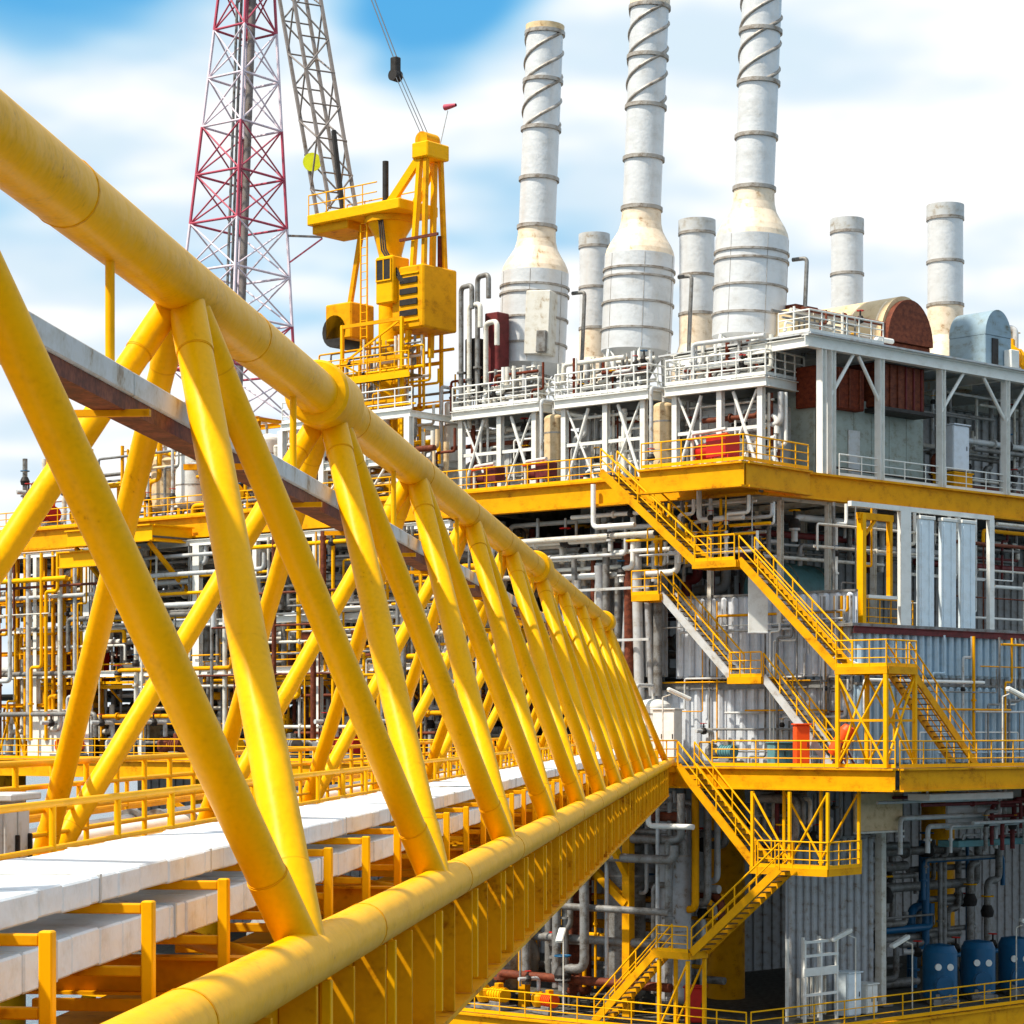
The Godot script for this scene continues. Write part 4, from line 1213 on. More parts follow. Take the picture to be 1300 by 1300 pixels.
	pipework("thin conduits and cables run across the blue grey cladding", Vector3(3.2, MIDDLE, 3.75), Vector3(26, 39.4, 4.1), 34, 0.025, 0.08, ["white", "grey_light", "clad_blue", "yellow_old", "grey"], "", 0.5)
	pipework("white and ochre pipes between the davit frame and the upper deck", Vector3(2.6, 39.9, 1.0), Vector3(26, UPPER - 1.4, 1.9), 30, 0.03, 0.1, ["white", "white_old", "yellow_old", "grey", "brown"], "", 0.45)
	pipework("pipes and the upper deck beside the pale blue panels", Vector3(2.6, 42.6, -2.8), Vector3(26, UPPER - 1.3, -1.0), 34, 0.05, 0.18, ["grey_light", "white_old", "grey", "grey", "maroon"], "", 0.3)
	steel_frame("white hanging frame below the upper deck corner", Vector3(2.2, 39.9, -2.6), [-2.0, 2.2], [0.0, 5.6], [0.0, 4.0, 8.0], "white_old", 0.24, false, "hanging_scaffold")
	horizontal_vessel("green grey vessel in the shade below the upper deck corner", Vector3(8.5, 39.9, -4.2), 10, 1.3, 5.5, "teal")
	corrugated("plain grey bulkhead behind the shaded vessel below the upper deck", Vector3(3, 0, -13), Vector3(60, 0, -13), 37.4, UPPER - 0.7, "clad_grey", 0.8, 0.12, "bulkhead_wall")
	CUR = PT
	cabinet("upright orange red fire hose locker on the middle deck by the inner stairs", Vector3(-0.7, MIDDLE, 2.6), -40, Vector3(0.62, 1.7, 0.5), "orange", 1, "", "hose_locker")
	var lr := thing("life_raft_canister", "orange life raft canister tilted in its cradle by the stair tower", "canister", Vector3(-0.8, MIDDLE, 4.7))
	var can := lathe(lr, "canister", Vector3(0, 1.1, 0), [Vector2(0, -0.75), Vector2(0.26, -0.7), Vector2(0.34, -0.5), Vector2(0.34, 0.5), Vector2(0.26, 0.7), Vector2(0, 0.75)], "orange", 20)
	can.rotation = Vector3(deg_to_rad(30), 0, deg_to_rad(-10))
	for s in [-0.3, 0.3]:
		bar(lr, "cradle_leg", Vector3(s, 0, -0.3), Vector3(s, 1.0, 0.2), 0.07, 0.07, "maroon")
		bar(lr, "cradle_leg", Vector3(s, 0, 0.5), Vector3(s, 1.0, -0.1), 0.07, 0.07, "maroon")
	cabinet("pale green equipment box on the middle deck beside the hose locker", Vector3(0.0, MIDDLE, 1.2), -30, Vector3(1.2, 0.9, 0.7), "teal", 2)
	vertical_vessel("white dosing tank at the head of the stairs by the bridge landing", Vector3(0.5, MIDDLE, -6.2), 0.8, 3.0, "white")
	cabinet("white instrument cabinet by the bridge landing", Vector3(-0.6, MIDDLE, -4.6), -80, Vector3(1.1, 2.4, 0.8), "white", 2)
	pump_skid("grey pump skid in the shade of the middle deck under the light cladding", Vector3(0.8, MIDDLE, -2.6), 80, "teal", "grey", 0.8)

# ---------------------------------------------------------------- lower level
func build_lower_level() -> void:
	CUR = PR
	corrugated("grey corrugated wall on the lower deck behind the descending stairs", Vector3(1.6, 0, 0.4), Vector3(9.0, 0, 0.4), LOWER, 30.2, "clad_grey", 0.62, 0.24)
	var wp := thing("corner_post", "tall pale corner post at the end of the grey lower deck wall", "post", Vector3(9.3, LOWER, 0.6))
	bev(wp, "shaft", Vector3(0, 4.1, 0), Vector3(0.42, 8.2, 0.42), "white_old", 0.03)
	bev(wp, "foot_plate", Vector3(0, 0.06, 0), Vector3(0.9, 0.12, 0.9), "grey", 0.02)
	bev(wp, "head_plate", Vector3(0, 8.25, 0), Vector3(0.8, 0.1, 0.8), "grey", 0.02)
	for k in 3:
		var o := pump_skid("blue pump motor with white gauges in the dark lower deck bay", Vector3(13.0 + k * 3.6, LOWER, 1.6), 47, "blue", "blue", 1.2, "blue pump motors on the lower deck")
		lathe(o, "vertical_motor", Vector3(-0.2, 0.3, 0), [Vector2(0, 0), Vector2(0.85, 0), Vector2(0.85, 2.1), Vector2(0.7, 2.4), Vector2(0, 2.5)], "blue", 24)
		for s in [-0.3, 0.3]:
			var gm := rod(o, "gauge", Vector3(-1.06, 1.75, s), Vector3(-0.95, 1.75, s), 0.16, "white")
	bulk_deck_gear()
	# white rack and ladder frame
	var r := thing("white_rack", "white pipe rack with panels standing at the lower deck edge", "rack", Vector3(0.2, LOWER, 2.4))
	for x in [0.0, 1.3, 2.6]:
		bar(r, "post", Vector3(x, 0, 0), Vector3(x, 3.6, 0), 0.12, 0.12, "white")
		bar(r, "post", Vector3(x, 0, -1.0), Vector3(x, 3.6, -1.0), 0.12, 0.12, "white")
	for y in [1.2, 2.2, 2.9, 3.5]:
		bar(r, "shelf_rail", Vector3(-0.1, y, 0), Vector3(2.7, y, 0), 0.1, 0.12 if y != 2.2 else 0.36, "white")
	for k in 7:
		bar(r, "slat", Vector3(0.2 + k * 0.36, 0.2, -0.5), Vector3(0.2 + k * 0.36, 1.9, -0.5), 0.12, 0.08, "white_old")
	cabinet("pale blue low cabinet beside the white rack on the lower deck", Vector3(4.0, LOWER, 2.2), 0, Vector3(1.1, 1.9, 0.8), "panel_blue", 1)
	cabinet("small white box with ribs right of the white rack", Vector3(5.5, LOWER, 2.2), 0, Vector3(0.9, 1.3, 0.8), "white", 2)
	# ceiling services below the middle deck
	pipework("white frames of pipe below the middle deck to the right", Vector3(3, 29.6, 3.2), Vector3(26, MIDDLE - 1.2, 5.2), 30, 0.05, 0.13, ["grey_light", "white_old", "grey", "maroon"], "", 0.25)
	pipework("purple brown pipe runs under the middle deck behind the hanging landing", Vector3(-1.5, 29.6, -2.5), Vector3(2.5, MIDDLE - 1.0, 3.0), 18, 0.06, 0.2, ["maroon", "grey", "grey", "white_old"], "", 0.35)
	for k in 2:
		var t := thing("service_tray", ["pale teal hanging service tray below the middle deck", "white hanging service tray close under the middle deck"][k], "tray", Vector3([14.0, 4.6][k], [29.9, 32.2][k], [3.0, 5.8][k]))
		bev(t, "tray", Vector3(3.6, 0, 0), Vector3([12.0, 7.4][k], 0.3, 1.2), ["teal", "white"][k], 0.03)
		for s in [0.0, 3.5, 6.8]:
			bar(t, "hanger", Vector3(s, 0.1, 0.4), Vector3(s, [2.6, 0.8][k], 0.4), 0.08, 0.08, "grey_light")
	for q in [["pale box girder panel below the middle deck left of the white tray", 3.2, "beige"], ["grey gradient wall panel below the middle deck right of the white tray", 11.2, "grey_light"], ["grey green wall panel below the middle deck at the far right", 16.6, "enclosure"]]:
		var p := thing("ceiling_panel", q[0], "panel", Vector3(q[1], 30.6, 3.4))
		bev(p, "sheet", Vector3(1.6, 0.9, 0), Vector3(4.0, 1.7, 0.15), q[2], 0.03)
		bev(p, "trim", Vector3(1.6, 0.02, 0.05), Vector3(4.1, 0.1, 0.2), "white_old", 0.02)
	CUR = PT
	pipework("grey pipes and pale fittings under the bridge landing", Vector3(-4.5, 23.5, -16), Vector3(0.5, MIDDLE - 1.2, -2), 60, 0.05, 0.22, ["grey", "grey", "brown", "grey_light", "grey", "yellow_old"], "", 0.5)
	for k in 3:
		vertical_vessel(["tall pale grey column vessel under the bridge landing", "tall mid grey column vessel under the bridge landing", "slim brown column vessel under the bridge landing"][k], Vector3(-2.0, LOWER, -3.2 - k * 2.7), [0.75, 0.9, 0.6][k], [9.5, 8.2, 7.4][k], ["clad_grey", "grey", "brown"][k])
	horizontal_vessel("mid grey horizontal drum under the bridge on the lower deck", Vector3(-2.4, LOWER, -15), 90, 1.5, 6.0, "grey")
	horizontal_vessel("mid grey horizontal drum lying further along the lower deck under the bridge", Vector3(-2.4, LOWER, -25), 90, 1.6, 6.5, "grey")
	var tb := thing("landing_truss", "ochre diagonal strut frame holding up the bridge landing", "frame", Vector3(-4.6, LOWER, -8))
	for z in [-3.0, 3.0]:
		bar(tb, "post", Vector3(1.6, 0, z), Vector3(1.6, MIDDLE - LOWER - 1.0, z), 0.4, 0.4, "yellow_old")
		bar(tb, "strut", Vector3(1.6, 6.2, z), Vector3(-1.6, MIDDLE - LOWER - 1.0, z), 0.3, 0.3, "yellow_old")
	bar(tb, "strut", Vector3(1.5, 5.0, 3.0), Vector3(1.5, 9.6, -3.0), 0.35, 0.35, "yellow_old")
	bar(tb, "tie", Vector3(-1.5, MIDDLE - LOWER - 1.2, -3.2), Vector3(-1.5, MIDDLE - LOWER - 1.2, 3.2), 0.3, 0.3, "yellow_old")
	# deck edge gear left of the lower stairs
	pump_skid("yellow pump skid at the lower deck edge under the bridge", Vector3(-4.6, LOWER, -11.5), 80, "yellow_rail", "yellow_old", 0.9)
	cabinet("red equipment box at the lower deck edge below the bridge", Vector3(-4.8, LOWER, -14.5), -80, Vector3(1.4, 1.0, 0.8), "red", 2)
	cabinet("red locker behind the trestle on the lower deck", Vector3(-3.2, LOWER, -1.2), -60, Vector3(0.9, 1.5, 0.7), "red", 1, "", "fire_locker")
	pump_skid("small orange pump skid beside the lower stair foot", Vector3(-4.4, LOWER, -8.6), 70, "orange", "yellow_old", 0.8)

func bulk_deck_gear() -> void:
	pipework("dark pipe tangle behind the blue pump motors", Vector3(9.8, LOWER, -4.5), Vector3(26, 29.6, -1.8), 40, 0.06, 0.25, ["grey", "grey", "grey", "grey", "blue"], "", 0.5)
	corrugated("grey ribbed bulkhead behind the blue pump bay", Vector3(4, 0, -14), Vector3(62, 0, -14), LOWER, MIDDLE - 0.7, "clad_grey", 0.9, 0.12, "bulkhead_wall")

# ---------------------------------------------------------------- left wing seen through the bridge
func build_left_wing() -> void:
	for k in 4:
		var z := -22.0 - k * 9.0
		steel_frame("white steel bay with cross beams in the left wing below the upper deck", Vector3(-0.8, MIDDLE, z), [-4.4, 0.0, 4.4], [0.0, 4.7, 7.3, 11.6], [0.0, 6.0], "white", 0.3, false, "steel_bay", "white steel bays of the left wing")
	pipework("grey pipe racks in the upper half of the left wing", Vector3(1.0, 41.5, -56), Vector3(5.0, UPPER - 1.4, -17), 170, 0.06, 0.22, ["grey", "white", "grey_light", "white_old", "grey"], "", 0.35)
	pipework("mixed pipes in the lower half of the left wing", Vector3(0.6, MIDDLE, -56), Vector3(5.0, 41.0, -17), 230, 0.06, 0.24, ["grey", "grey", "grey_light", "white_old", "yellow_old", "brown", "white"], "", 0.45)
	pipework("irregular yellow and grey pipes hung outside the white bays of the left wing", Vector3(-2.0, MIDDLE + 1.0, -56), Vector3(-0.6, UPPER - 1.6, -15), 120, 0.04, 0.15, ["yellow_rail", "yellow_old", "grey", "white_old", "grey_light", "brown"], "", 0.5)
	for k in 5:
		horizontal_vessel(["silver grey vessel on the middle deck in the left wing beside the riser bank", "white vessel on the middle deck in the left wing", "teal grey vessel on the middle deck in the left wing", "beige vessel on the middle deck in the left wing", "ochre vessel at the far end of the left wing"][k], Vector3(4.4, [37.35, MIDDLE, 37.35, MIDDLE, MIDDLE][k], -23.0 - k * 7.6), 90, 1.3, 4.6, ["grey_light", "white", "teal", "beige", "yellow_old"][k])
	for k in 4:
		vertical_vessel(["grey column vessel behind the white bays by the riser bank", "brown column vessel behind the white bays", "white column vessel behind the white bays", "yellow column vessel behind the white bays at the far end"][k], Vector3(3.0, MIDDLE, -20.5 - k * 9.4), 0.9, 7.0, ["grey", "brown", "white", "yellow_old"][k])
	railing("yellow guardrail along the middle deck edge of the left wing", [Vector3(-2.8, MIDDLE, -56), Vector3(-2.8, MIDDLE, -12.6)], "yellow_rail", "", 1.1, 1.6)
	railing("yellow guardrail along the upper deck edge of the left wing", [Vector3(0.05, UPPER, -56), Vector3(0.05, UPPER, -31)], "yellow_rail", "", 1.1, 1.6)
	railing("yellow walkway railing half way up the left wing", [Vector3(-0.2, 37.7, -50), Vector3(-0.2, 37.7, -14)], "yellow_rail", "", 1.1, 1.8)
	var wk := thing("wing_walkway", "narrow ochre walkway half way up the left wing", "walkway", Vector3(0.2, 37.6, -32))
	bx(wk, "grating", Vector3(0, 0, 0), Vector3(0.9, 0.06, 36), "grating")
	bar(wk, "edge_channel", Vector3(-0.45, -0.06, -18), Vector3(-0.45, -0.06, 18), 0.06, 0.22, "yellow_old")
	for k in 7:
		bar(wk, "bracket", Vector3(-0.4, -0.1, -17 + k * 5.6), Vector3(0.5, -0.9, -17 + k * 5.6), 0.08, 0.08, "yellow_old")
	for k in 6:
		var m: String = ["yellow_rail", "white", "brown", "yellow_old", "grey_light", "red"][k]
		cabinet(["yellow tool container on the left wing walkway level", "white battery cabinet on the left wing walkway level", "brown transformer box on the left wing walkway level", "ochre storage container on the left wing walkway level", "silver grey switch box on the left wing walkway level", "red foam cabinet on the left wing walkway level"][k], Vector3(1.6, 37.75, -16.5 - k * 6.1), -90, Vector3(2.4 - 0.2 * k, 2.2 + 0.15 * (k % 3), 1.4), m, 2 + k % 2, "", "equipment_cabinet")
	steel_frame("ochre scaffold of braced posts at the far end of the left wing", Vector3(-0.8, MIDDLE, -50), [-5.0, -2.5, 0.0, 2.5, 5.0], [0.0, 3.0, 6.0, 9.0, 11.8], [0.0, 1.4], "yellow_old", 0.18, true, "access_scaffold")
	# projecting yellow bay with stacked girders below the upper deck
	var yb := thing("loading_bay", "yellow projecting loading bay of stacked girders on the left wing", "balcony", Vector3(-1.6, UPPER - 1.3, -40))
	bx(yb, "floor", Vector3(0, 0.0, 0), Vector3(3.0, 0.1, 7.0), "deck_plate")
	ibeam(yb, "girder", Vector3(-1.5, 0.2, -3.5), Vector3(-1.5, 0.2, 3.5), 0.4, 0.9, "yellow_rail")
	ibeam(yb, "girder", Vector3(-1.2, -0.9, -4.5), Vector3(-1.2, -0.9, 2.0), 0.4, 0.9, "yellow_rail")
	ibeam(yb, "girder", Vector3(-1.4, 0.2, 3.4), Vector3(1.4, 0.2, 3.4), 0.4, 0.9, "yellow_rail")
	for z in [-3.0, 0.0, 3.0]:
		bar(yb, "strut", Vector3(-1.3, -0.3, z), Vector3(1.5, -2.8, z), 0.2, 0.2, "yellow_old")
	# deck equipment on the left wing, upper deck
	vertical_vessel("white upright tank on the upper deck above the loading bay", Vector3(1.6, UPPER, -38.6), 0.9, 4.6, "white")
	vertical_vessel("cream upright tank on the upper deck beside the white tank", Vector3(2.0, UPPER, -41.2), 0.8, 3.8, "beige")
	pump_skid("yellow motor skid on the upper deck at the left wing edge", Vector3(1.5, UPPER, -35.6), 60, "yellow_rail", "yellow_old", 1.5)
	pump_skid("orange red motor skid on the upper deck at the far end of the left wing", Vector3(1.2, UPPER, -50.5), 70, "red", "orange", 1.2)
	pump_skid("dark red motor skid beside the orange one at the far end of the left wing", Vector3(1.2, UPPER, -47.4), 70, "maroon", "yellow_old", 1.1)
	pipework("yellow and grey pipework on the upper deck around the crane pedestal", Vector3(0.8, UPPER, -36), Vector3(2.4, UPPER + 3.4, -20), 36, 0.05, 0.16, ["yellow_old", "grey", "white_old", "yellow_rail", "beige", "brown"], "", 0.55)
	pipework("black and grey looped hoses on the upper deck left of the crane", Vector3(2.5, UPPER + 3.4, -33.5), Vector3(4.0, UPPER + 6.6, -26.5), 14, 0.07, 0.16, ["grey", "grey", "yellow_old", "white_old"], "", 0.6)
	pipework("yellow and white pipe loops on the left wing upper deck around the upright tanks", Vector3(0.7, UPPER, -54), Vector3(3.2, UPPER + 4.4, -34), 50, 0.05, 0.17, ["yellow_rail", "white", "beige", "yellow_old", "white_old", "grey"], "", 0.6)
	for k in 5:
		vertical_vessel(["slim white filter column on the upper deck by the white control cabin", "short beige filter column on the upper deck left of the crane", "slim yellow filter column on the upper deck left of the crane", "stout white filter column on the upper deck left of the crane cage", "slim grey filter column on the upper deck near the loading bay"][k], Vector3(4.6, UPPER, -22.0 - k * 4.6), [0.5, 0.7, 0.45, 0.9, 0.5][k], [5.4, 4.2, 5.8, 4.8, 5.0][k], ["white", "beige", "yellow_old", "white", "grey_light"][k])
	steel_frame("yellow service frame on the upper deck left of the crane", Vector3(2.0, UPPER, -37), [-3.0, 0.0, 3.2], [0.0, 2.6, 5.2], [0.0, 2.6], "yellow_old", 0.24, true, "service_scaffold")
	cabinet("white control cabin on the upper deck behind the yellow service frame", Vector3(6.5, UPPER, -31), 90, Vector3(5.0, 4.6, 3.0), "white", 3, "", "control_cabin")
	cabinet("white container on the middle deck at the far left end", Vector3(-0.4, MIDDLE, -47.5), 90, Vector3(3.2, 2.6, 2.0), "white", 3, "", "deck_container")
	for k in 8:
		var m: String = ["yellow_old", "maroon", "red", "grey", "yellow_rail", "brown", "grey_light", "orange"][k]
		var nm: String = ["ochre", "dark red", "bright red", "grey", "yellow", "brown", "silver grey", "orange"][k]
		pump_skid(nm + " pump skid behind the middle deck guardrail of the left wing", Vector3(-1.2, MIDDLE, -15.5 - k * 4.3), 80, m, m, 1.05)

# ---------------------------------------------------------------- crane
func build_crane() -> void:
	pipework("tangle of yellow bars and hoses around the crane cage", Vector3(1.1, UPPER + 2.5, -28.5), Vector3(4.6, UPPER + 8.5, -21.8), 40, 0.04, 0.1, ["yellow_rail", "yellow_old", "yellow", "grey", "white_old"], "", 0.4)
	railing("yellow railing on the service level around the crane cage", [Vector3(0.9, UPPER + 6.4, -28.5), Vector3(0.9, UPPER + 6.4, -21.8)], "yellow_rail", "", 1.1, 0.9)
	var sl := thing("crane_service_level", "yellow grating level around the crane cage below the winch", "walkway", Vector3(2.6, UPPER + 6.35, -25.1))
	for gk in 6:
		bx(sl, "grating_panel", Vector3(-1.2, 0, -2.8 + gk * 1.12), Vector3(1.0, 0.06, 1.1), "grating")
	bar(sl, "edge_channel", Vector3(-1.72, -0.05, -3.4), Vector3(-1.72, -0.05, 3.4), 0.06, 0.24, "yellow_rail")
	var base := Vector3(3, UPPER, -25.0)
	var o := thing("pedestal_crane", "yellow pedestal crane with lattice boom rising beside the red white mast", "crane", base)
	var Y := func(y: float) -> float: return y - UPPER
	var ht: float = Y.call(61.3)
	# pedestal
	lathe(o, "pedestal", Vector3.ZERO, [Vector2(0.8, 0), Vector2(0.8, 7.0), Vector2(0.62, 7.6), Vector2(0.6, ht - 1.6), Vector2(0.85, ht - 0.6), Vector2(1.2, ht)], "yellow", 28)
	for an in [0.5, 2.2, 4.1]:
		bar(o, "pedestal_brace", Vector3(cos(an) * 2.0, 0, sin(an) * 2.0), Vector3(cos(an) * 0.6, 6.5, sin(an) * 0.6), 0.2, 0.2, "yellow_old")
	rod(o, "slew_ring", Vector3(0, ht, 0), Vector3(0, ht + 0.35, 0), 1.35, "yellow_old")
	# machinery platform, long axis across the view
	var d := Vector3(-0.643, 0, -0.766).normalized()   # horizontally left as the photograph faces it
	var ex := Vector3(0.643, 0, 0.766)
	d = Vector3(0, 0, -1)
	var pf := bev(o, "machinery_platform", Vector3(0, ht + 0.6, -1.3), Vector3(3.0, 0.55, 6.6), "yellow", 0.05)
	bev(o, "platform_skirt", Vector3(0, ht + 0.15, -3.2), Vector3(2.4, 0.5, 2.6), "yellow_old", 0.04)
	for z in [-4.5, -3.2, -1.9, -0.6]:
		for x in [-1.45, 1.45]:
			rod(o, "rail_post", Vector3(x, ht + 0.85, z), Vector3(x, ht + 1.9, z), 0.03, "yellow_rail")
	for x in [-1.45, 1.45]:
		rod(o, "hand_rail", Vector3(x, ht + 1.9, -4.5), Vector3(x, ht + 1.9, 0.4), 0.035, "yellow_rail")
		rod(o, "hand_rail", Vector3(x, ht + 1.4, -4.5), Vector3(x, ht + 1.4, 0.4), 0.03, "yellow_rail")
	# gantry behind the pedestal
	for x in [-0.9, 0.9]:
		bar(o, "gantry_post", Vector3(x, ht - 7.0, 2.0), Vector3(x * 0.6, ht + 3.2, 2.6), 0.22, 0.28, "yellow")
		bar(o, "gantry_post", Vector3(x, ht - 5.0, 3.1), Vector3(x * 0.6, ht + 3.2, 3.0), 0.2, 0.24, "yellow_old")
		bar(o, "gantry_stay", Vector3(x, ht + 0.8, 0.8), Vector3(x * 0.6, ht + 3.0, 2.6), 0.28, 0.4, "yellow")
	bev(o, "gantry_head", Vector3(0, ht + 3.3, 2.8), Vector3(1.7, 0.8, 1.1), "yellow", 0.06)
	rod(o, "sheave", Vector3(-0.5, ht + 3.9, 2.6), Vector3(0.5, ht + 3.9, 2.6), 0.42, "yellow_old")
	bar(o, "gantry_tie", Vector3(-1.0, ht - 1.2, 1.6), Vector3(-1.0, ht - 1.2, 4.2), 0.12, 0.14, "brown")
	rod(o, "mast_pole", Vector3(-1.0, ht + 0.8, 0.6), Vector3(-1.0, ht + 3.0, 0.6), 0.16, "dark")
	# engine house and counterweight
	var eh := bev(o, "engine_house", Vector3(0.1, ht - 4.2, 2.3), Vector3(2.6, 3.2, 2.2), "yellow_old", 0.08)
	for k in 4:
		bev(o, "louvre", Vector3(-1.24, ht - 5.0 + k * 0.55, 2.4), Vector3(0.06, 0.3, 1.2), "dark", 0.01)
	bev(o, "operator_cab", Vector3(-0.9, ht - 3.2, 1.0), Vector3(1.3, 2.4, 1.2), "yellow_rail", 0.06)
	bev(o, "cab_window", Vector3(-1.57, ht - 2.7, 1.0), Vector3(0.04, 1.0, 0.9), "dark", 0.01)
	bev(o, "winch_house", Vector3(0, ht - 4.8, -2.9), Vector3(1.8, 1.9, 1.9), "yellow_old", 0.08)
	rod(o, "winch_drum", Vector3(-0.9, ht - 5.3, -3.2), Vector3(0.9, ht - 5.3, -3.2), 0.85, "dark")
	bar(o, "winch_hanger", Vector3(0, ht - 3.9, -2.9), Vector3(0, ht + 0.2, -2.0), 0.2, 0.25, "yellow_old")
	bar(o, "ladder_rail", Vector3(-0.95, 0.5, -1.2), Vector3(-0.95, ht, -1.2), 0.07, 0.07, "yellow_rail")
	bar(o, "ladder_rail", Vector3(-0.95, 0.5, -0.75), Vector3(-0.95, ht, -0.75), 0.07, 0.07, "yellow_rail")
	for k in 34:
		rod(o, "ladder_rung", Vector3(-0.95, 0.8 + k * 0.42, -1.2), Vector3(-0.95, 0.8 + k * 0.42, -0.75), 0.02, "yellow_rail")
	for hk in 3:
		pipe(o, "hydraulic_hose", [Vector3(-1.1, ht + 0.3, 0.2 + hk * 0.12), Vector3(-1.3, ht - 1.6, 0.6 + hk * 0.15), Vector3(-1.25, ht - 3.4, 1.9 + hk * 0.1)], 0.045, "dark")
	for wz in [0.5, 1.0, 1.5]:
		bev(o, "window_frame", Vector3(-1.59, ht - 2.7, wz), Vector3(0.05, 1.1, 0.06), "yellow_rail", 0.008)
	for wy in [-3.25, -2.15]:
		bev(o, "window_frame", Vector3(-1.6, ht + wy, 1.0), Vector3(0.05, 0.07, 1.06), "yellow_rail", 0.008)
	bev(o, "louvre_frame", Vector3(-1.23, ht - 3.0, 2.4), Vector3(0.08, 0.08, 1.4), "yellow_rail", 0.01)
	bev(o, "louvre_frame", Vector3(-1.23, ht - 5.4, 2.4), Vector3(0.08, 0.08, 1.4), "yellow_rail", 0.01)
	rod(o, "exhaust_pipe", Vector3(0.6, ht - 2.6, 2.9), Vector3(0.6, ht - 0.9, 2.9), 0.12, "rust")
	# service cage around the pedestal foot
	for s in [[-1.5, -2.0], [-1.5, 2.2], [1.5, -2.0], [1.5, 2.2]]:
		bar(o, "cage_post", Vector3(s[0], 0, s[1]), Vector3(s[0], 9.4, s[1]), 0.16, 0.16, "yellow_rail")
	for y in [3.0, 5.2, 7.4, 9.3]:
		for x in [-1.5, 1.5]:
			bar(o, "cage_beam", Vector3(x, y, -2.0), Vector3(x, y, 2.2), 0.12, 0.18, "yellow_old")
	for q in [[3.0, 5.2, -2.0, 2.2], [5.2, 7.4, 2.2, -2.0], [7.4, 9.3, -2.0, 2.2]]:
		bar(o, "cage_brace", Vector3(-1.5, q[0], q[2]), Vector3(-1.5, q[1], q[3]), 0.09, 0.09, "yellow_rail")
	# lattice boom rising away to the upper left
	var b := thing("crane_boom", "grey lattice crane boom rising steeply out of the yellow crane", "crane boom", base + Vector3(0, ht + 0.9, -3.8))
	var a0 := Vector3(0, 0, 0)
	var a1 := Vector3(3.0, 22, -7.8)
	var bs := aim(a0, a1)
	var n := 11
	var hw := 0.85
	for c in [[-1, -1], [1, -1], [1, 1], [-1, 1]]:
		var off: Vector3 = bs.x * hw * c[0] + bs.y * hw * c[1]
		bar(b, "chord", a0 + off * 0.9, a1 + off, 0.16, 0.16, "boom_grey")
	for i in n:
		var p := a0.lerp(a1, float(i) / n)
		var q := a0.lerp(a1, float(i + 1) / n)
		var fl := 1.0 if i % 2 == 0 else -1.0
		for s in [-1.0, 1.0]:
			rod(b, "lacing", p + bs.x * hw * s + bs.y * hw * fl, q + bs.x * hw * s - bs.y * hw * fl, 0.05, "boom_grey")
			rod(b, "lacing", p + bs.y * hw * s + bs.x * hw * fl, q + bs.y * hw * s - bs.x * hw * fl, 0.05, "boom_grey")
			rod(b, "cross_tie", p + bs.y * hw * s - bs.x * hw, p + bs.y * hw * s + bs.x * hw, 0.045, "boom_grey")
	var dk := a0.lerp(a1, 0.16)
	rod(b, "capacity_disc", dk - bs.y * 0.95 + Vector3(-0.9, 0, 0.3), dk - bs.y * 0.95 + Vector3(-0.95, 0, 0.34), 0.5, "lime")
	bar(b, "boom_stop", Vector3(-0.8, -0.2, 1.2), Vector3(-0.4, 4.5, 0.1), 0.2, 0.2, "dark")
	# luffing ropes and block
	var r := thing("luffing_ropes", "crane luffing ropes with a dark bridle block against the sky", "rope", base + Vector3(0, ht + 3.9, 2.6))
	var blkp := Vector3(0.4, 4.3, -2.6)
	for s in [-0.3, 0.0, 0.3]:
		rod(r, "rope", Vector3(s, 0, 0), blkp + Vector3(s * 0.5, 0, s * 0.4), 0.022, "rope")
	bev(r, "bridle_block", blkp, Vector3(0.4, 1.1, 0.45), "dark", 0.05)
	rod(r, "block_sheave", blkp + Vector3(-0.25, -0.4, 0), blkp + Vector3(0.25, -0.4, 0), 0.3, "dark")
	for s in [-0.15, 0.15]:
		rod(r, "pendant", blkp + Vector3(s, 0.5, 0), blkp + Vector3(1.0 + s, 9.0, -4.8), 0.028, "rope")
	# aircraft light pole with a small red windsock
	var w := thing("windsock_pole", "thin pole with a small red windsock on the crane gantry", "windsock", base + Vector3(0.2, ht + 3.4, 3.2))
	rod(w, "pole", Vector3.ZERO, Vector3(0, 1.9, 0.6), 0.025, "grey_light")
	lathe(w, "sock", Vector3(0, 2.1, 0.75), [Vector2(0.16, -0.35), Vector2(0.13, 0.0), Vector2(0.08, 0.4)], "mast_red", 12).rotation = Vector3(PI * 0.5, 0, 0)

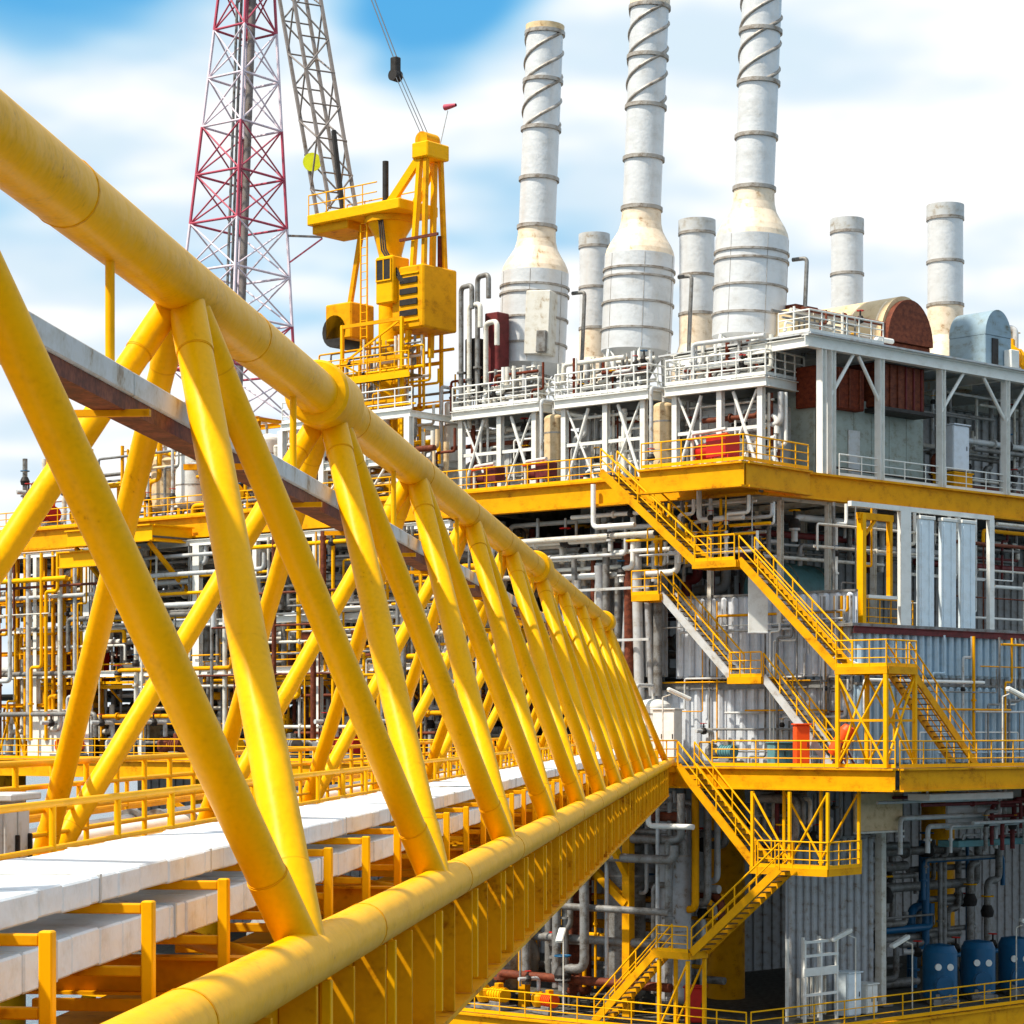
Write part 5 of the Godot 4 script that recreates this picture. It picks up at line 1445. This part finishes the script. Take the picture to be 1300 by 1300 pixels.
# ---------------------------------------------------------------- red and white lattice mast
func build_mast() -> void:
	var o := thing("lattice_mast", "tall red and white lattice mast with antennas behind the crane", "mast", Vector3(28, UPPER, -64))
	o.transform.basis = Basis(Vector3(0, 0, 1), deg_to_rad(-2.0)) * o.transform.basis
	var h := 48.0
	var w0 := 3.9
	var w1 := 0.9
	var n := 14
	var corner := func(i: int, t: float) -> Vector3:
		var w := lerpf(w0, w1, t)
		return Vector3([-w, w, w, -w][i], h * t, [-w, -w, w, w][i])
	for k in n:
		var t0 := float(k) / n
		var t1 := float(k + 1) / n
		var m := "mast_red" if (k % 4) in [1, 2] and k != 5 or k == 5 else "mast_white"
		m = "mast_red" if k in [4, 7, 8, 11, 12] else "mast_white"
		for i in 4:
			var j := (i + 1) % 4
			bar(o, "leg", corner.call(i, t0), corner.call(i, t1), 0.15, 0.15, m)
			rod(o, "brace", corner.call(i, t0), corner.call(j, t1), 0.06, m)
			rod(o, "brace", corner.call(j, t0), corner.call(i, t1), 0.06, m)
			rod(o, "girt", corner.call(i, t0), corner.call(j, t0), 0.085, m)
	rod(o, "cable_ladder", Vector3(0.3, 0, 0.3), Vector3(0.3, h, 0.3), 0.26, "boom_grey")
	for k in 3:
		rod(o, "feeder_pipe", Vector3(-0.6 + k * 0.4, 0, -0.3), Vector3(-0.6 + k * 0.4, h, -0.3), 0.1, "grey")
	for q in [[0.9, "grey_light"]]:
		bev(o, "work_platform", Vector3(0, h * q[0], 0), Vector3(5.0, 0.2, 5.0), q[1], 0.03)
	for k in 2:
		var t := 0.85 + 0.04 * k
		var c: Vector3 = corner.call(k % 4, t)
		rod(o, "antenna_dish", c + Vector3(-0.5, 0, 0.3), c + Vector3(-0.2, 0, 0.1), 0.55, "grey_light")
	bar(o, "side_arm", corner.call(2, 0.49), corner.call(2, 0.49) + Vector3(1.6, 0, 1.9), 0.14, 0.14, "boom_grey")
	bar(o, "side_arm_brace", corner.call(2, 0.45), corner.call(2, 0.49) + Vector3(1.6, -0.1, 1.9), 0.1, 0.1, "mast_red")

# ---------------------------------------------------------------- small details
func build_details() -> void:
	floodlight("floodlight on a white pole by the bridge landing", Vector3(-2.6, MIDDLE, -3.4), 50, 3.0)
	floodlight("floodlight on a white pole above the inner stair landing", Vector3(1.4, 37.5, 3.0), 40, 0.0 + 0.4)
	CUR = PR
	floodlight("floodlight on a white pole at the guardrail before the blue wall", Vector3(7.5, MIDDLE, 8.4), 60, 3.0)
	CUR = PT
	CUR = PR
	floodlight("floodlight on a white pole beside the blue pump bay", Vector3(17.5, LOWER, 3.3), 60, 3.4)
	CUR = PT
	CUR = PR
	floodlight("floodlight on a white pole at the corner post of the grey lower wall", Vector3(9.0, LOWER, 2.6), -110, 3.0)
	CUR = PT
	CUR = PR
	floodlight("floodlight on a white pole beside the white rack", Vector3(3.2, LOWER, 3.2), -120, 3.6)
	CUR = PT
	floodlight("floodlight on a white pole at the lower deck edge under the bridge", Vector3(-5.6, LOWER, -6.6), -60, 3.6)
	for k in 3:
		pipe(thing("drop_pipe", ["white drain pipe with elbow below the bridge landing", "white drain pipe with elbow left of the stair head", "white drain pipe with elbow below the upper deck corner"][k], "pipe", [Vector3(-4.2, MIDDLE - 2.6, -3.0), Vector3(-0.4, UPPER - 2.2, -9.0), Vector3(-0.4, UPPER - 2.2, -3.0)][k]), "pipe", [Vector3(0, 2.0, 0), Vector3(0, 0, 0), Vector3(0, 0, 2.4)], 0.12, "white")
